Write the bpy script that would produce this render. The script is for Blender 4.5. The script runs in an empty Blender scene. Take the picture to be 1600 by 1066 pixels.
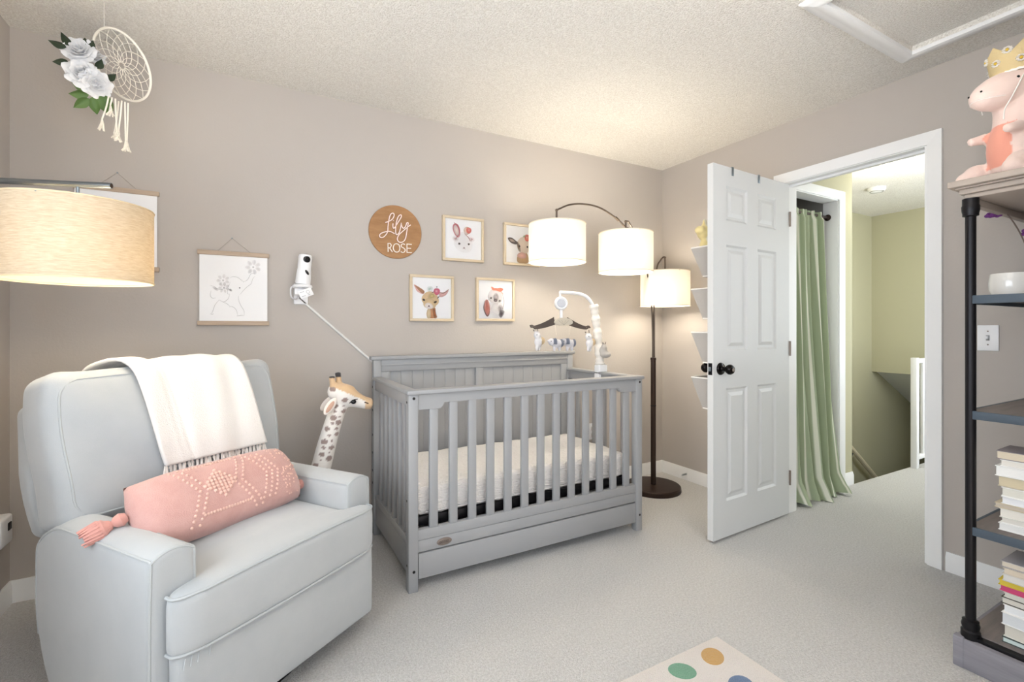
import bpy, bmesh, math, random
from mathutils import Vector, Matrix, noise
random.seed(7)
C = bpy.context.scene.collection
PI = math.pi

# ------------------------------------------------------------------ camera, world, light, exposure
scene = bpy.context.scene
YAW = 0.5029
cam_d = bpy.data.cameras.new('camera'); cam = bpy.data.objects.new('camera', cam_d); C.objects.link(cam)
cam.location = (0, 0, 1.1644); cam.rotation_euler = (PI/2, 0, -YAW)
cam_d.sensor_fit = 'HORIZONTAL'; cam_d.sensor_width = 36; cam_d.lens = 741.55/1600*36
cam_d.shift_y = -20.8/1600; cam_d.clip_start = 0.02
scene.camera = cam
scene.view_settings.view_transform = 'Standard'; scene.view_settings.look = 'None'
scene.view_settings.exposure = 0.15; scene.view_settings.gamma = 1.0
scene.view_settings.use_curve_mapping = False
world = bpy.data.worlds.new('sky'); scene.world = world; world.use_nodes = True
bg = world.node_tree.nodes['Background']
bg.inputs[0].default_value = (0.80, 0.90, 1.0, 1); bg.inputs[1].default_value = 1.0

def area(name, loc, rot, sx, sy, power, col):
    l = bpy.data.lights.new(name, 'AREA'); l.shape = 'RECTANGLE'; l.size = sx; l.size_y = sy
    l.energy = power; l.color = col
    o = bpy.data.objects.new(name, l); C.objects.link(o); o.location = loc; o.rotation_euler = rot
    return o
# daylight by the unseen left window; rear and hall windows are added for brightness
area('daylight_left_window', (-0.99, 0.45, 1.45), (0, -PI/2-.28, 0), 1.4, 2.0, 44, (0.86, 0.93, 1.0))
area('added_rear_daylight', (0.55, -1.09, 1.45), (PI/2+.40, 0, 0), 1.7, 1.4, 24, (0.86, 0.93, 1.0))
area('added_hall_daylight', (4.9, 0.49, 1.45), (PI/2, 0, 0), 1.3, 1.3, 44, (0.90, 0.96, 1.0))

# added sunlight; its bounce off the floor out of view brightens the ceiling
sd_ = bpy.data.lights.new('bounce_sun', 'SUN'); sd_.energy = 44; sd_.angle = .01; sd_.color = (1.0, .95, .88)
bounce_sun = bpy.data.objects.new('bounce_sun', sd_); C.objects.link(bounce_sun); bounce_sun.location = (0, -4, 6)
bounce_sun.rotation_euler = Vector((-.03, .42, -.90)).to_track_quat('-Z', 'Y').to_euler()

def point(name, loc, power, col, r=0.04):
    l = bpy.data.lights.new(name, 'POINT'); l.energy = power; l.color = col; l.shadow_soft_size = r
    o = bpy.data.objects.new(name, l); C.objects.link(o); o.location = loc
    return o

# ------------------------------------------------------------------ materials
def lin(c):
    return tuple((x/255/12.92 if x/255 <= .04045 else ((x/255+.055)/1.055)**2.4) for x in c[:3])
MATS = {}
def mat(name, col, rough=.6, metal=0., bump=None, var=None, sheen=0., trans=0., emit=None, spec=.4, coat=0., stretch=(1,1,1), vcol=False, alpha_vcol=False):
    """col sRGB; bump=(scale,strength,detail); var=(scale,col2,contrast) noise mix of a second colour"""
    if name in MATS: return MATS[name]
    m = bpy.data.materials.new(name); m.use_nodes = True; nt = m.node_tree; N = nt.nodes; L = nt.links
    b = N['Principled BSDF']
    b.inputs['Base Color'].default_value = (*lin(col), 1); b.inputs['Roughness'].default_value = rough
    b.inputs['Metallic'].default_value = metal; b.inputs['Specular IOR Level'].default_value = spec
    if sheen: b.inputs['Sheen Weight'].default_value = sheen
    if coat: b.inputs['Coat Weight'].default_value = coat
    tc = N.new('ShaderNodeTexCoord'); mp = N.new('ShaderNodeMapping'); mp.inputs['Scale'].default_value = stretch
    L.new(tc.outputs['Object'], mp.inputs['Vector'])
    if vcol or alpha_vcol:
        at = N.new('ShaderNodeAttribute'); at.attribute_name = 'Col'
        L.new(at.outputs['Color'], b.inputs['Base Color'])
        if alpha_vcol: L.new(at.outputs['Alpha'], b.inputs['Alpha'])
    if var:
        nz = N.new('ShaderNodeTexNoise'); nz.inputs['Scale'].default_value = var[0]; nz.inputs['Detail'].default_value = 6
        nz.inputs['Roughness'].default_value = .65
        rp = N.new('ShaderNodeValToRGB'); k = var[2] if len(var) > 2 else .2
        rp.color_ramp.elements[0].position = .5-k; rp.color_ramp.elements[1].position = .5+k
        rp.color_ramp.elements[0].color = (*lin(col), 1); rp.color_ramp.elements[1].color = (*lin(var[1]), 1)
        L.new(mp.outputs[0], nz.inputs['Vector']); L.new(nz.outputs['Fac'], rp.inputs['Fac']); L.new(rp.outputs['Color'], b.inputs['Base Color'])
    if bump:
        nz = N.new('ShaderNodeTexNoise'); nz.inputs['Scale'].default_value = bump[0]
        nz.inputs['Detail'].default_value = bump[2] if len(bump) > 2 else 3
        bp = N.new('ShaderNodeBump'); bp.inputs['Strength'].default_value = bump[1]; bp.inputs['Distance'].default_value = bump[3] if len(bump) > 3 else .004
        L.new(mp.outputs[0], nz.inputs['Vector']); L.new(nz.outputs['Fac'], bp.inputs['Height']); L.new(bp.outputs[0], b.inputs['Normal'])
    if trans:
        tr = N.new('ShaderNodeBsdfTranslucent'); tr.inputs['Color'].default_value = (*lin(col), 1)
        if b.inputs['Base Color'].is_linked: L.new(b.inputs['Base Color'].links[0].from_socket, tr.inputs['Color'])
        mx = N.new('ShaderNodeMixShader'); mx.inputs[0].default_value = trans
        L.new(b.outputs[0], mx.inputs[1]); L.new(tr.outputs[0], mx.inputs[2]); L.new(mx.outputs[0], N['Material Output'].inputs[0])
    if emit:
        b.inputs['Emission Color'].default_value = (*lin(emit[0]), 1); b.inputs['Emission Strength'].default_value = emit[1]
    MATS[name] = m
    return m
WALL = mat('wall_paint', (187, 180, 174), .75, bump=(90, .25, 4, .003), spec=.25)
HALLW = mat('hall_paint', (186, 182, 154), .75, bump=(90, .2, 4, .003), spec=.25)
CEIL = mat('ceiling_popcorn', (252, 249, 243), .9, bump=(160, .9, 4, .012), spec=.1, var=(160, (230, 225, 217), .12))
WHITE = mat('white_trim_paint', (240, 240, 240), .38, bump=(60, .05))
DOORP = mat('door_paint', (218, 219, 219), .42, bump=(45, .25, 6, .002), stretch=(6, 6, .6))
CARPET = mat('carpet_pile', (228, 226, 224), .95, bump=(190, 1.0, 3, .012), var=(120, (200, 197, 194), .16), sheen=.2, spec=.1)
CRIB = mat('crib_grey_paint', (158, 159, 161), .42, bump=(40, .04))
BLACKM = mat('black_metal', (34, 33, 36), .38, metal=.6)
BRONZE = mat('dark_bronze', (58, 44, 38), .4, metal=.5)
BRONZE2 = mat('bronze_rod', (92, 82, 74), .35, metal=.8)
STEEL = mat('brushed_steel', (150, 160, 168), .28, metal=1.0)
CHAIRF = mat('pale_grey_velvet', (182, 185, 187), .85, sheen=.45, bump=(420, .12), var=(5, (173, 177, 180), .22), spec=.2)
PIPEF = mat('pale_grey_piping', (176, 180, 182), .8, sheen=.3)
THROW = mat('ivory_fleece', (244, 239, 234), .95, sheen=.5, bump=(260, .6, 4, .004), spec=.1)
FRINGE = mat('ivory_fringe', (236, 230, 224), .95)
PINK = mat('pink_knit', (210, 168, 161), .95, sheen=.3, bump=(340, .5, 2, .004), var=(18, (200, 154, 146), .2))
PINK2 = mat('pink_bead_yarn', (226, 186, 172), .9, sheen=.3)
PINK3 = mat('pink_tassel', (206, 150, 140), .95, sheen=.3)
SHADEW = mat('white_lamp_shade', (255, 252, 246), .9, trans=.55, spec=.1)
SHADEL = mat('linen_lamp_shade', (238, 228, 210), .9, trans=.45, spec=.1, var=(34, (216, 202, 178), .16), bump=(300, .3), stretch=(1, 1, 9))
SHADEI = mat('shade_trim', (236, 228, 212), .9)
OAK = mat('pale_oak', (216, 200, 174), .55, var=(9, (202, 184, 156), .25), stretch=(1, 6, 1))
DOWEL = mat('ash_dowel', (196, 176, 156), .6, var=(12, (178, 158, 138), .25), stretch=(.6, 6, 6))
WALNUT = mat('stained_plywood', (176, 134, 92), .55, var=(7, (146, 104, 66), .25), stretch=(1, 4, 5))
PAPER = mat('print_paper', (246, 245, 246), .6)
WASH = mat('watercolour_print', (255, 255, 255), .6, alpha_vcol=True)
VC = mat('painted_fabric', (255, 255, 255), .95, vcol=True, sheen=.25, bump=(300, .25, 2, .003))
GLASS = None
PLASTIC = mat('white_plastic', (244, 244, 246), .3)
BLKP = mat('black_plastic', (18, 18, 20), .22)
GREYF = mat('grey_felt', (176, 172, 168), .9, bump=(250, .3))
COTTON = mat('cotton_cord', (244, 238, 226), .95, bump=(500, .3))
PETAL = mat('white_petal', (250, 250, 252), .8, trans=.2)
LEAFD = mat('dark_leaf', (44, 58, 40), .5)
LEAFG = mat('green_leaf', (84, 112, 58), .5)
MATTR = mat('quilted_sheet', (246, 242, 240), .9, bump=(55, .9, 2, .012), stretch=(1, 1, 3), sheen=.2)
RUG = mat('rug_pile', (238, 230, 224), .95, bump=(260, 1.0, 3, .01), sheen=.3)
SHELFW = mat('grey_oak_shelf', (134, 124, 120), .6, var=(6, (104, 98, 98), .3), stretch=(1, 9, 9))
SHELFT = mat('taupe_cornice', (172, 160, 150), .5)
SHELFE = mat('slate_shelf_edge', (72, 84, 96), .5)
NICKEL = mat('badge_nickel', (136, 124, 116), .45, metal=.4)
CLOSET = mat('closet_paint', (176, 172, 168), .8)

# ------------------------------------------------------------------ mesh builder
MW = {}
class B:
    def __init__(s): s.v = []; s.f = []; s.c = []
    def add(s, vs, fs, col=None, T=None):
        o = len(s.v)
        for p in vs:
            p = Vector(p)
            s.v.append(T @ p if T else p)
            s.c.append(col or (1, 1, 1, 1))
        s.f += [tuple(i+o for i in f) for f in fs]
        return s
    def box(s, lo, hi, col=None, T=None):
        x0, y0, z0 = lo; x1, y1, z1 = hi
        return s.add([(x0,y0,z0),(x1,y0,z0),(x1,y1,z0),(x0,y1,z0),(x0,y0,z1),(x1,y0,z1),(x1,y1,z1),(x0,y1,z1)],
              [(0,3,2,1),(4,5,6,7),(0,1,5,4),(1,2,6,5),(2,3,7,6),(3,0,4,7)], col, T)
    def rbox(s, lo, hi, r, k=2, m=1, fn=None, T=None, col=None):
        ctr = [(a+b)/2 for a, b in zip(lo, hi)]; h = [abs(b-a)/2 for a, b in zip(lo, hi)]
        r = min(r, *[x*.98 for x in h])
        mm = m if isinstance(m, (tuple, list)) else (m, m, m)
        ax = []
        for i in range(3):
            t = []
            for j in range(k): t.append(-h[i]+r*(1-math.cos(PI/2*j/k)) if k > 1 else -h[i])
            core = h[i]-r
            for j in range(mm[i]+1): t.append(-core+2*core*j/mm[i])
            for j in range(k-1, -1, -1): t.append(h[i]-r*(1-math.cos(PI/2*j/k)) if k > 1 else h[i])
            ax.append(t)
        idx = {}; vs = []; fs = []
        nx, ny, nz = [len(a) for a in ax]
        def vid(i, j, l):
            key = (i, j, l)
            if key not in idx:
                p = [ax[0][i], ax[1][j], ax[2][l]]
                q = [max(-(h[n]-r), min(h[n]-r, p[n])) for n in range(3)]
                d = Vector([p[n]-q[n] for n in range(3)])
                if d.length > 1e-9:
                    d = d.normalized()*r; p = [q[n]+d[n] for n in range(3)]
                if fn: p = fn(p, h)
                idx[key] = len(vs); vs.append([p[n]+ctr[n] for n in range(3)])
            return idx[key]
        for i in range(nx-1):
            for j in range(ny-1):
                fs.append((vid(i,j,0), vid(i,j+1,0), vid(i+1,j+1,0), vid(i+1,j,0)))
                fs.append((vid(i,j,nz-1), vid(i+1,j,nz-1), vid(i+1,j+1,nz-1), vid(i,j+1,nz-1)))
        for i in range(nx-1):
            for l in range(nz-1):
                fs.append((vid(i,0,l), vid(i+1,0,l), vid(i+1,0,l+1), vid(i,0,l+1)))
                fs.append((vid(i,ny-1,l), vid(i,ny-1,l+1), vid(i+1,ny-1,l+1), vid(i+1,ny-1,l)))
        for j in range(ny-1):
            for l in range(nz-1):
                fs.append((vid(0,j,l), vid(0,j,l+1), vid(0,j+1,l+1), vid(0,j+1,l)))
                fs.append((vid(nx-1,j,l), vid(nx-1,j+1,l), vid(nx-1,j+1,l+1), vid(nx-1,j,l+1)))
        return s.add(vs, fs, col, T)
    def tube(s, pts, r, n=8, closed=False, col=None, T=None, caps=True):
        pts = [Vector(p) for p in pts]; m = len(pts)
        rs = r if isinstance(r, (list, tuple)) else [r]*m
        vs = []; fs = []; prev = None
        for i, p in enumerate(pts):
            a = pts[(i-1) % m] if (closed or i > 0) else p
            b = pts[(i+1) % m] if (closed or i < m-1) else p
            t = (b-a); t = t.normalized() if t.length > 1e-9 else Vector((0,0,1))
            if prev is None:
                up = Vector((0,0,1)) if abs(t.z) < .9 else Vector((1,0,0))
                u = t.cross(up).normalized()
            else:
                u = prev-t*prev.dot(t)
                u = u.normalized() if u.length > 1e-6 else t.orthogonal().normalized()
            prev = u; w = t.cross(u)
            for j in range(n):
                a2 = 2*PI*j/n
                vs.append(p+(u*math.cos(a2)+w*math.sin(a2))*rs[i])
        rng = m if closed else m-1
        for i in range(rng):
            for j in range(n):
                i2 = (i+1) % m
                fs.append((i*n+j, i*n+(j+1) % n, i2*n+(j+1) % n, i2*n+j))
        if not closed and caps:
            fs.append(tuple(range(n))[::-1]); fs.append(tuple((m-1)*n+j for j in range(n)))
        return s.add(vs, fs, col, T)
    def lathe(s, prof, n=24, T=None, col=None, c=(0,0,0)):
        vs = []; fs = []; m = len(prof)
        for (r, z) in prof:
            for j in range(n):
                a = 2*PI*j/n; vs.append((c[0]+r*math.cos(a), c[1]+r*math.sin(a), c[2]+z))
        for i in range(m-1):
            for j in range(n):
                fs.append((i*n+j, i*n+(j+1) % n, (i+1)*n+(j+1) % n, (i+1)*n+j))
        if prof[0][0] > 1e-6: fs.append(tuple(range(n))[::-1])
        if prof[-1][0] > 1e-6: fs.append(tuple((m-1)*n+j for j in range(n)))
        return s.add(vs, fs, col, T)
    def ball(s, c, r, nu=12, nv=8, T=None, col=None):
        rx, ry, rz = r if isinstance(r, (tuple, list)) else (r, r, r)
        vs = [(0,0,-rz)]; fs = []
        for i in range(1, nv):
            p = -PI/2+PI*i/nv
            for j in range(nu):
                a = 2*PI*j/nu; vs.append((rx*math.cos(p)*math.cos(a), ry*math.cos(p)*math.sin(a), rz*math.sin(p)))
        vs.append((0,0,rz)); top = len(vs)-1
        for j in range(nu):
            fs.append((0, 1+(j+1) % nu, 1+j)); fs.append((top, 1+(nv-2)*nu+j, 1+(nv-2)*nu+(j+1) % nu))
        for i in range(nv-2):
            for j in range(nu):
                a = 1+i*nu+j; b = 1+i*nu+(j+1) % nu
                fs.append((a, b, b+nu, a+nu))
        M = Matrix.Translation(c)
        if T is not None: M = M @ T
        return s.add(vs, fs, col, M)
    def sheet(s, fn, nu, nv, th=0., col=None, T=None):
        P = [[Vector(fn(i/nu, j/nv)) for j in range(nv+1)] for i in range(nu+1)]
        vs = [p for row in P for p in row]; W = nv+1
        fs = [(i*W+j, (i+1)*W+j, (i+1)*W+j+1, i*W+j+1) for i in range(nu) for j in range(nv)]
        if th:
            nrm = [Vector() for _ in vs]
            for f in fs:
                n = (vs[f[1]]-vs[f[0]]).cross(vs[f[3]]-vs[f[0]])
                for k in f: nrm[k] += n
            o = len(vs)
            vs2 = [v-(n.normalized()*th if n.length else Vector()) for v, n in zip(vs, nrm)]
            vs = vs+vs2; fs2 = [tuple(k+o for k in f[::-1]) for f in fs]
            edge = [i*W for i in range(nu+1)]+[nu*W+j for j in range(1, W)]+[i*W+nv for i in range(nu-1, -1, -1)]+[j for j in range(nv-1, 0, -1)]
            for a, b in zip(edge, edge[1:]+edge[:1]): fs.append((b, a, a+o, b+o))
            fs += fs2
        return s.add(vs, fs, col, T)
    def prism(s, poly, d0, d1, fn, col=None):
        """poly 2D points (ccw); fn(u,v,d)->3D"""
        n = len(poly)
        vs = [fn(u, v, d0) for u, v in poly]+[fn(u, v, d1) for u, v in poly]
        fs = [tuple(range(n))[::-1], tuple(range(n, 2*n))]+[(i, (i+1) % n, n+(i+1) % n, n+i) for i in range(n)]
        return s.add(vs, fs, col)
    def mesh(s, name, vcol=False):
        me = bpy.data.meshes.new(name); me.from_pydata([tuple(v) for v in s.v], [], s.f); me.update()
        if vcol:
            ca = me.color_attributes.new('Col', 'FLOAT_COLOR', 'POINT')
            for i, c in enumerate(s.c): ca.data[i].color = c
        return me
    def build(s, name, m, parent=None, world=False, smooth=35, vcol=False, recalc=True):
        if world and parent is not None:
            inv = MW[parent.name].inverted(); s.v = [inv @ v for v in s.v]
        me = s.mesh(name, vcol)
        if recalc:
            bm = bmesh.new(); bm.from_mesh(me); bmesh.ops.recalc_face_normals(bm, faces=bm.faces); bm.to_mesh(me); bm.free()
        me.materials.append(m)
        if smooth:
            me.shade_smooth()
            if smooth < 179: me.set_sharp_from_angle(angle=math.radians(smooth))
        return link(name, me, parent)
def link(name, me, parent=None):
    o = bpy.data.objects.new(name, me); C.objects.link(o); o.parent = parent
    MW[o.name] = MW[parent.name].copy() if parent is not None else Matrix.Identity(4)
    return o
def tag(o, label, cat, group=None):
    o['label'] = label; o['category'] = cat
    if group: o['group'] = group
    return o
def struct(o, label=None):
    o['kind'] = 'structure'
    if label: o['label'] = label
    return o
def thing(name, label, cat, loc=(0,0,0), rotz=0, group=None):
    o = bpy.data.objects.new(name, None); C.objects.link(o); o.empty_display_size = .05
    o.location = loc; o.rotation_euler = (0, 0, rotz)
    MW[o.name] = Matrix.Translation(loc) @ Matrix.Rotation(rotz, 4, 'Z')
    return tag(o, label, cat, group)
def rbx(name, lo, hi, r, m, parent=None, **k):
    kw = {a: k.pop(a) for a in ('k', 'm', 'fn', 'T') if a in k}
    return B().rbox(lo, hi, r, **kw).build(name, m, parent, **k)
def spline(pts, n=6, closed=False):
    """Catmull-Rom through pts"""
    P = [Vector(p) for p in pts]; m = len(P); out = []
    for i in range(m if closed else m-1):
        p0 = P[(i-1) % m] if (closed or i > 0) else P[0]*2-P[1]
        p1 = P[i]; p2 = P[(i+1) % m]
        p3 = P[(i+2) % m] if (closed or i < m-2) else P[-1]*2-P[-2]
        for j in range(n):
            t = j/n
            out.append(.5*((2*p1)+(p2-p0)*t+(2*p0-5*p1+4*p2-p3)*t*t+(3*p1-p0-3*p2+p3)*t**3))
    if not closed: out.append(P[-1])
    return out
def remesh(b, voxel, iters=4, colfn=None):
    """one continuous surface out of overlapping shapes"""
    me = b.mesh('tmp'); o = bpy.data.objects.new('tmp', me); C.objects.link(o)
    md = o.modifiers.new('r', 'REMESH'); md.mode = 'VOXEL'; md.voxel_size = voxel
    sm = o.modifiers.new('s', 'SMOOTH'); sm.factor = .5; sm.iterations = iters
    dg = bpy.context.evaluated_depsgraph_get(); dg.update()
    out = bpy.data.meshes.new_from_object(o.evaluated_get(dg), depsgraph=dg)
    bpy.data.objects.remove(o); bpy.data.meshes.remove(me)
    if colfn:
        for ca in list(out.color_attributes): out.color_attributes.remove(ca)
        ca = out.color_attributes.new('Col', 'FLOAT_COLOR', 'POINT')
        for i, v in enumerate(out.vertices): ca.data[i].color = (*lin(colfn(v.co, v.normal)), 1)
    out.materials.clear(); out.materials.append(VC); out.shade_smooth()
    return out

# ------------------------------------------------------------------ the setting
XR, YB, XL, YF, CH = 2.9231, 2.7866, -0.8958, -1.0, 2.44
T = .115
XH = XR+T                      # hall side of the right wall
D0, D1, DH = 1.056, 1.784, 2.06    # bedroom doorway
# floor: bedroom, doorway, hall, closet
fl = B()
fl.box((XL-T, YF-T, -.12), (XH, YB, 0)); fl.box((XH, .6, -.12), (6.25, 1.87, 0)); fl.box((XH, 1.87, -.12), (3.93, YB, 0))
struct(fl.build('floor', CARPET, smooth=0), 'pale beige cut pile carpet')
ce = B()
HX0, HX1, HY0, HY1 = 1.962, 2.672, .44, 1.028    # attic hatch hole
ce.box((XL-T, HY1, CH), (8.3, YB+T, CH+.1)); ce.box((XL-T, YF-T, CH), (HX0, HY1, CH+.1)); ce.box((HX1, YF-T, CH), (8.3, HY1, CH+.1)); ce.box((HX0, YF-T, CH), (HX1, HY0, CH+.1))
struct(ce.build('ceiling', CEIL, smooth=0), 'white popcorn textured ceiling')
struct(B().box((XL-T, YB, -.05), (XR, YB+T, CH)).build('wall_back', WALL, smooth=0), 'taupe painted wall behind the crib')
w = B(); w.box((XR, D1, 0), (XH, YB, CH)); w.box((XR, YF-T, 0), (XH, D0, CH)); w.box((XR, D0, DH+.012), (XH, D1, CH))
struct(w.build('wall_right', WALL, smooth=0), 'taupe painted wall with the doorway')
w = B(); WY0, WY1, WZ0, WZ1 = -.55, 1.45, .75, 2.15
w.box((XL-T, WY1, -.05), (XL, YB, CH)); w.box((XL-T, YF-T, -.05), (XL, WY0, CH)); w.box((XL-T, WY0, -.05), (XL, WY1, WZ0)); w.box((XL-T, WY0, WZ1), (XL, WY1, CH))
struct(w.build('wall_left', WALL, smooth=0), 'taupe painted wall left of the armchair')
w = B(); w.box((XL, YF-T, -.05), (-.35, YF, CH)); w.box((1.45, YF-T, -.05), (XR, YF, CH)); w.box((-.35, YF-T, -.05), (1.45, YF, .75)); w.box((-.35, YF-T, 2.15), (1.45, YF, CH))
w.box((1.78, YF, -.0), (XR, .30, CH))
struct(w.build('wall_front', WALL, smooth=0), 'taupe painted wall behind the viewer')
def window(name, lo, hi, ax):
    f = B()
    t = .05
    x0, y0, z0 = lo; x1, y1, z1 = hi
    if ax == 'x':
        for a in (y0, y1-t, (y0+y1)/2-t/2): f.rbox((x0, a, z0), (x1, a+t, z1), .004, k=1)
        for z in (z0, z1-t): f.rbox((x0, y0+t, z), (x1, y1-t, z+t), .004, k=1)
    else:
        for a in (x0, x1-t, (x0+x1)/2-t/2): f.rbox((a, y0, z0), (a+t, y1, z1), .004, k=1)
        for z in (z0, z1-t): f.rbox((x0+t, y0, z), (x1-t, y1, z+t), .004, k=1)
    o = struct(f.build(name, WHITE)); return o
window('window_1', (XL-.08, WY0, WZ0), (XL-.03, WY1, WZ1), 'x')
window('added_window_2', (-.35, YF-.08, .75), (1.45, YF-.03, 2.15), 'y')  # added unseen window for the fill light behind the camera

def base_profile(p0, p1, nrm, name, h=.092, t=.013):
    """baseboard from p0 to p1 standing off the wall along nrm"""
    p0 = Vector((*p0, 0)); p1 = Vector((*p1, 0)); n = Vector((*nrm, 0))
    prof = [(0, 0), (t, 0), (t, h-.022), (t*.6, h-.008), (t*.45, h), (0, h)]
    vs = [p0+n*a+Vector((0,0,z)) for a, z in prof]+[p1+n*a+Vector((0,0,z)) for a, z in prof]
    m = len(prof)
    b = B().add(vs, [tuple(range(m)), tuple(range(m, 2*m))[::-1]]+[(i, (i+1) % m, m+(i+1) % m, m+i) for i in range(m)])
    return struct(b.build(name, WHITE, smooth=30))
base_profile((XL, YB), (XR, YB), (0, -1), 'baseboard_back')
base_profile((XR, D1+.066), (XR, YB), (-1, 0), 'baseboard_right')
base_profile((XR, .30), (XR, D0-.066), (-1, 0), 'baseboard_right')
base_profile((XL, YF), (XL, YB), (1, 0), 'baseboard_left')

# doorway casing and jambs
def casing_piece(b, p0, p1, inn, out, nrm):
    """moulded casing strip from p0 to p1 (3D, on the inner edge); inn->out direction 'out' (unit), width .06"""
    prof = [(0, 0), (0, .011), (.012, .015), (.03, .016), (.046, .019), (.06, .019), (.06, 0)]
    p0 = Vector(p0); p1 = Vector(p1); o0 = Vector(out[0]); o1 = Vector(out[1]); n = Vector(nrm)
    vs = [p0+o0*a+n*d for a, d in prof]+[p1+o1*a+n*d for a, d in prof]
    m = len(prof)
    b.add(vs, [tuple(range(m)), tuple(range(m, 2*m))[::-1]]+[(i, (i+1) % m, m+(i+1) % m, m+i) for i in range(m)])
def casing(name, axis, plane, a0, a1, top, nrm, parent=None):
    P = (lambda a, z: (plane, a, z)) if axis == 'y' else (lambda a, z: (a, plane, z))
    V = (lambda a, z: (0, a, z)) if axis == 'y' else (lambda a, z: (a, 0, z))
    r = struct(B().rbox(tuple(x-.001 for x in P(a0, top+.001)), tuple(x+.001 for x in P(a0, top+.003)), .0005, k=1).build(name, WHITE, parent)) if False else None
    out = []
    b = B(); casing_piece(b, P(a0, 0), P(a0, top), None, (V(-1, 0), V(-1, 1)), nrm); out.append(b)
    b = B(); casing_piece(b, P(a1, 0), P(a1, top), None, (V(1, 0), V(1, 1)), nrm); out.append(b)
    b = B(); casing_piece(b, P(a0, top), P(a1, top), None, (V(-1, 1), V(1, 1)), nrm); out.append(b)
    return out
jb = B()
jb.box((XR-.001, D0, 0), (XH+.001, D0+.018, DH)); jb.box((XR+.004, D1-.010, 0), (XH+.001, D1+.001, DH)); jb.box((XR-.001, D0, DH), (XH+.001, D1, DH+.0125))
jb.box((XR+.045, D0+.018, 0), (XR+.075, D0+.03, DH)); jb.box((XR+.045, D0+.018, DH-.012), (XR+.075, D1, DH))
tr1 = struct(jb.build('trim_1', WHITE, smooth=0), 'white door jamb and casing')
for b in casing('trim_1', 'y', XR, D0+.006, D1-.006, DH+.004, (-1, 0, 0)): b.build('casing_strip', WHITE, tr1, smooth=25)
for b in casing('trim_1', 'y', XH, D0+.006, D1-.006, DH+.004, (1, 0, 0)): b.build('casing_strip', WHITE, tr1, smooth=25)

# attic hatch
hatch = struct(B().box((HX0-.02, HY0-.02, CH+.022), (HX1+.02, HY1+.02, CH+.04)).build('trim_2', CEIL, smooth=0), 'attic hatch panel in a white moulded frame')
hw = .068
prof = [(0, .016), (.012, .02), (.03, .02), (.046, .013), (.056, .012), (hw, .006), (hw, 0), (0, 0)]
cs = [(HX0, HY0), (HX1, HY0), (HX1, HY1), (HX0, HY1)]; dg_ = [(-1,-1), (1,-1), (1,1), (-1,1)]
for i in range(4):
    j = (i+1) % 4; m = len(prof); vs = []
    for q in (i, j):
        vs += [(cs[q][0]+dg_[q][0]*a, cs[q][1]+dg_[q][1]*a, CH-d) for a, d in prof]
    B().add(vs, [tuple(range(m)), tuple(range(m, 2*m))[::-1]]+[(k, (k+1) % m, m+(k+1) % m, m+k) for k in range(m)]).build('hatch_moulding', WHITE, hatch, smooth=25)

# hall, closet and stairwell
CY = 1.88; CX0, CX1, CHH = 3.13, 3.745, 2.10
w = B(); w.box((XH, CY, 0), (CX0, CY+.1, CH)); w.box((CX1, CY, 0), (3.93, CY+.1, CH)); w.box((CX0, CY, CHH), (CX1, CY+.1, CH))
w.box((3.83, CY+.1, 0), (3.93, YB, CH)); w.box((3.83, CY, -2.7), (3.93, YB, 0))
struct(w.build('wall_closet', HALLW, smooth=0), 'hall wall with the closet opening')
struct(B().box((XH, 2.60, 0), (3.83, 2.66, CH)).build('wall_closet_back', CLOSET, smooth=0))
cj = B(); cj.box((CX0, CY-.002, 0), (CX0+.014, CY+.1, CHH)); cj.box((CX1-.014, CY-.002, 0), (CX1, CY+.1, CHH)); cj.box((CX0, CY-.002, CHH-.014), (CX1, CY+.1, CHH))
tr3 = struct(cj.build('trim_3', WHITE, smooth=0), 'white closet jamb and casing')
for b in casing('trim_3', 'x', CY, CX0+.006, CX1-.006, CHH-.006, (0, -1, 0)): b.build('casing_strip', WHITE, tr3, smooth=25)
cl = B(); cl.box((3.76, 1.98, 0), (3.83, 2.60, CH)); struct(cl.build('wall_closet_side', CLOSET, smooth=0))
w = B(); w.box((3.93, YB, -2.8), (8.3, YB+T, CH)); struct(w.build('wall_stair', HALLW, smooth=0), 'olive beige stairwell wall')
w = B(); w.box((6.25, .5, -.12), (6.35, 1.87, CH)); w.box((6.25, 1.87, .66), (6.35, YB, CH)); struct(w.build('wall_hall_end', HALLW, smooth=0))
w = B(); w.add([(6.35, 1.87, .66), (6.35, YB, .66), (8.3, YB, -.34), (8.3, 1.87, -.34), (6.35, 1.87, .80), (6.35, YB, .80), (8.3, YB, -.2), (8.3, 1.87, -.2)],
      [(0,1,2,3), (4,7,6,5), (0,4,5,1), (2,6,7,3), (0,3,7,4), (1,5,6,2)])
struct(w.build('ceiling_stair_soffit', mat('soffit_paint', (226, 226, 222), .8), smooth=0))
w = B(); w.box((3.93, 1.80, -2.8), (8.3, 1.87, -.12)); w.box((6.35, 1.80, -.12), (8.3, 1.87, .9)); w.box((8.3, 1.8, -2.8), (8.4, YB, .9)); struct(w.build('wall_stair_inner', HALLW, smooth=0))
w = B(); w.box((XH, .5, 0), (4.2, .6, CH)); w.box((5.6, .5, 0), (6.25, .6, CH)); w.box((4.2, .5, 0), (5.6, .6, .75)); w.box((4.2, .5, 2.15), (5.6, .6, CH)); struct(w.build('wall_hall_right', HALLW, smooth=0))
window('added_window_3', (4.2, .52, .75), (5.6, .57, 2.15), 'y')  # added unseen hall window; its daylight lifts the hall carpet
st = thing('staircase', 'carpeted stair flight going down beyond the hall floor', 'stairs', (4.2, 2.33, 0))
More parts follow.
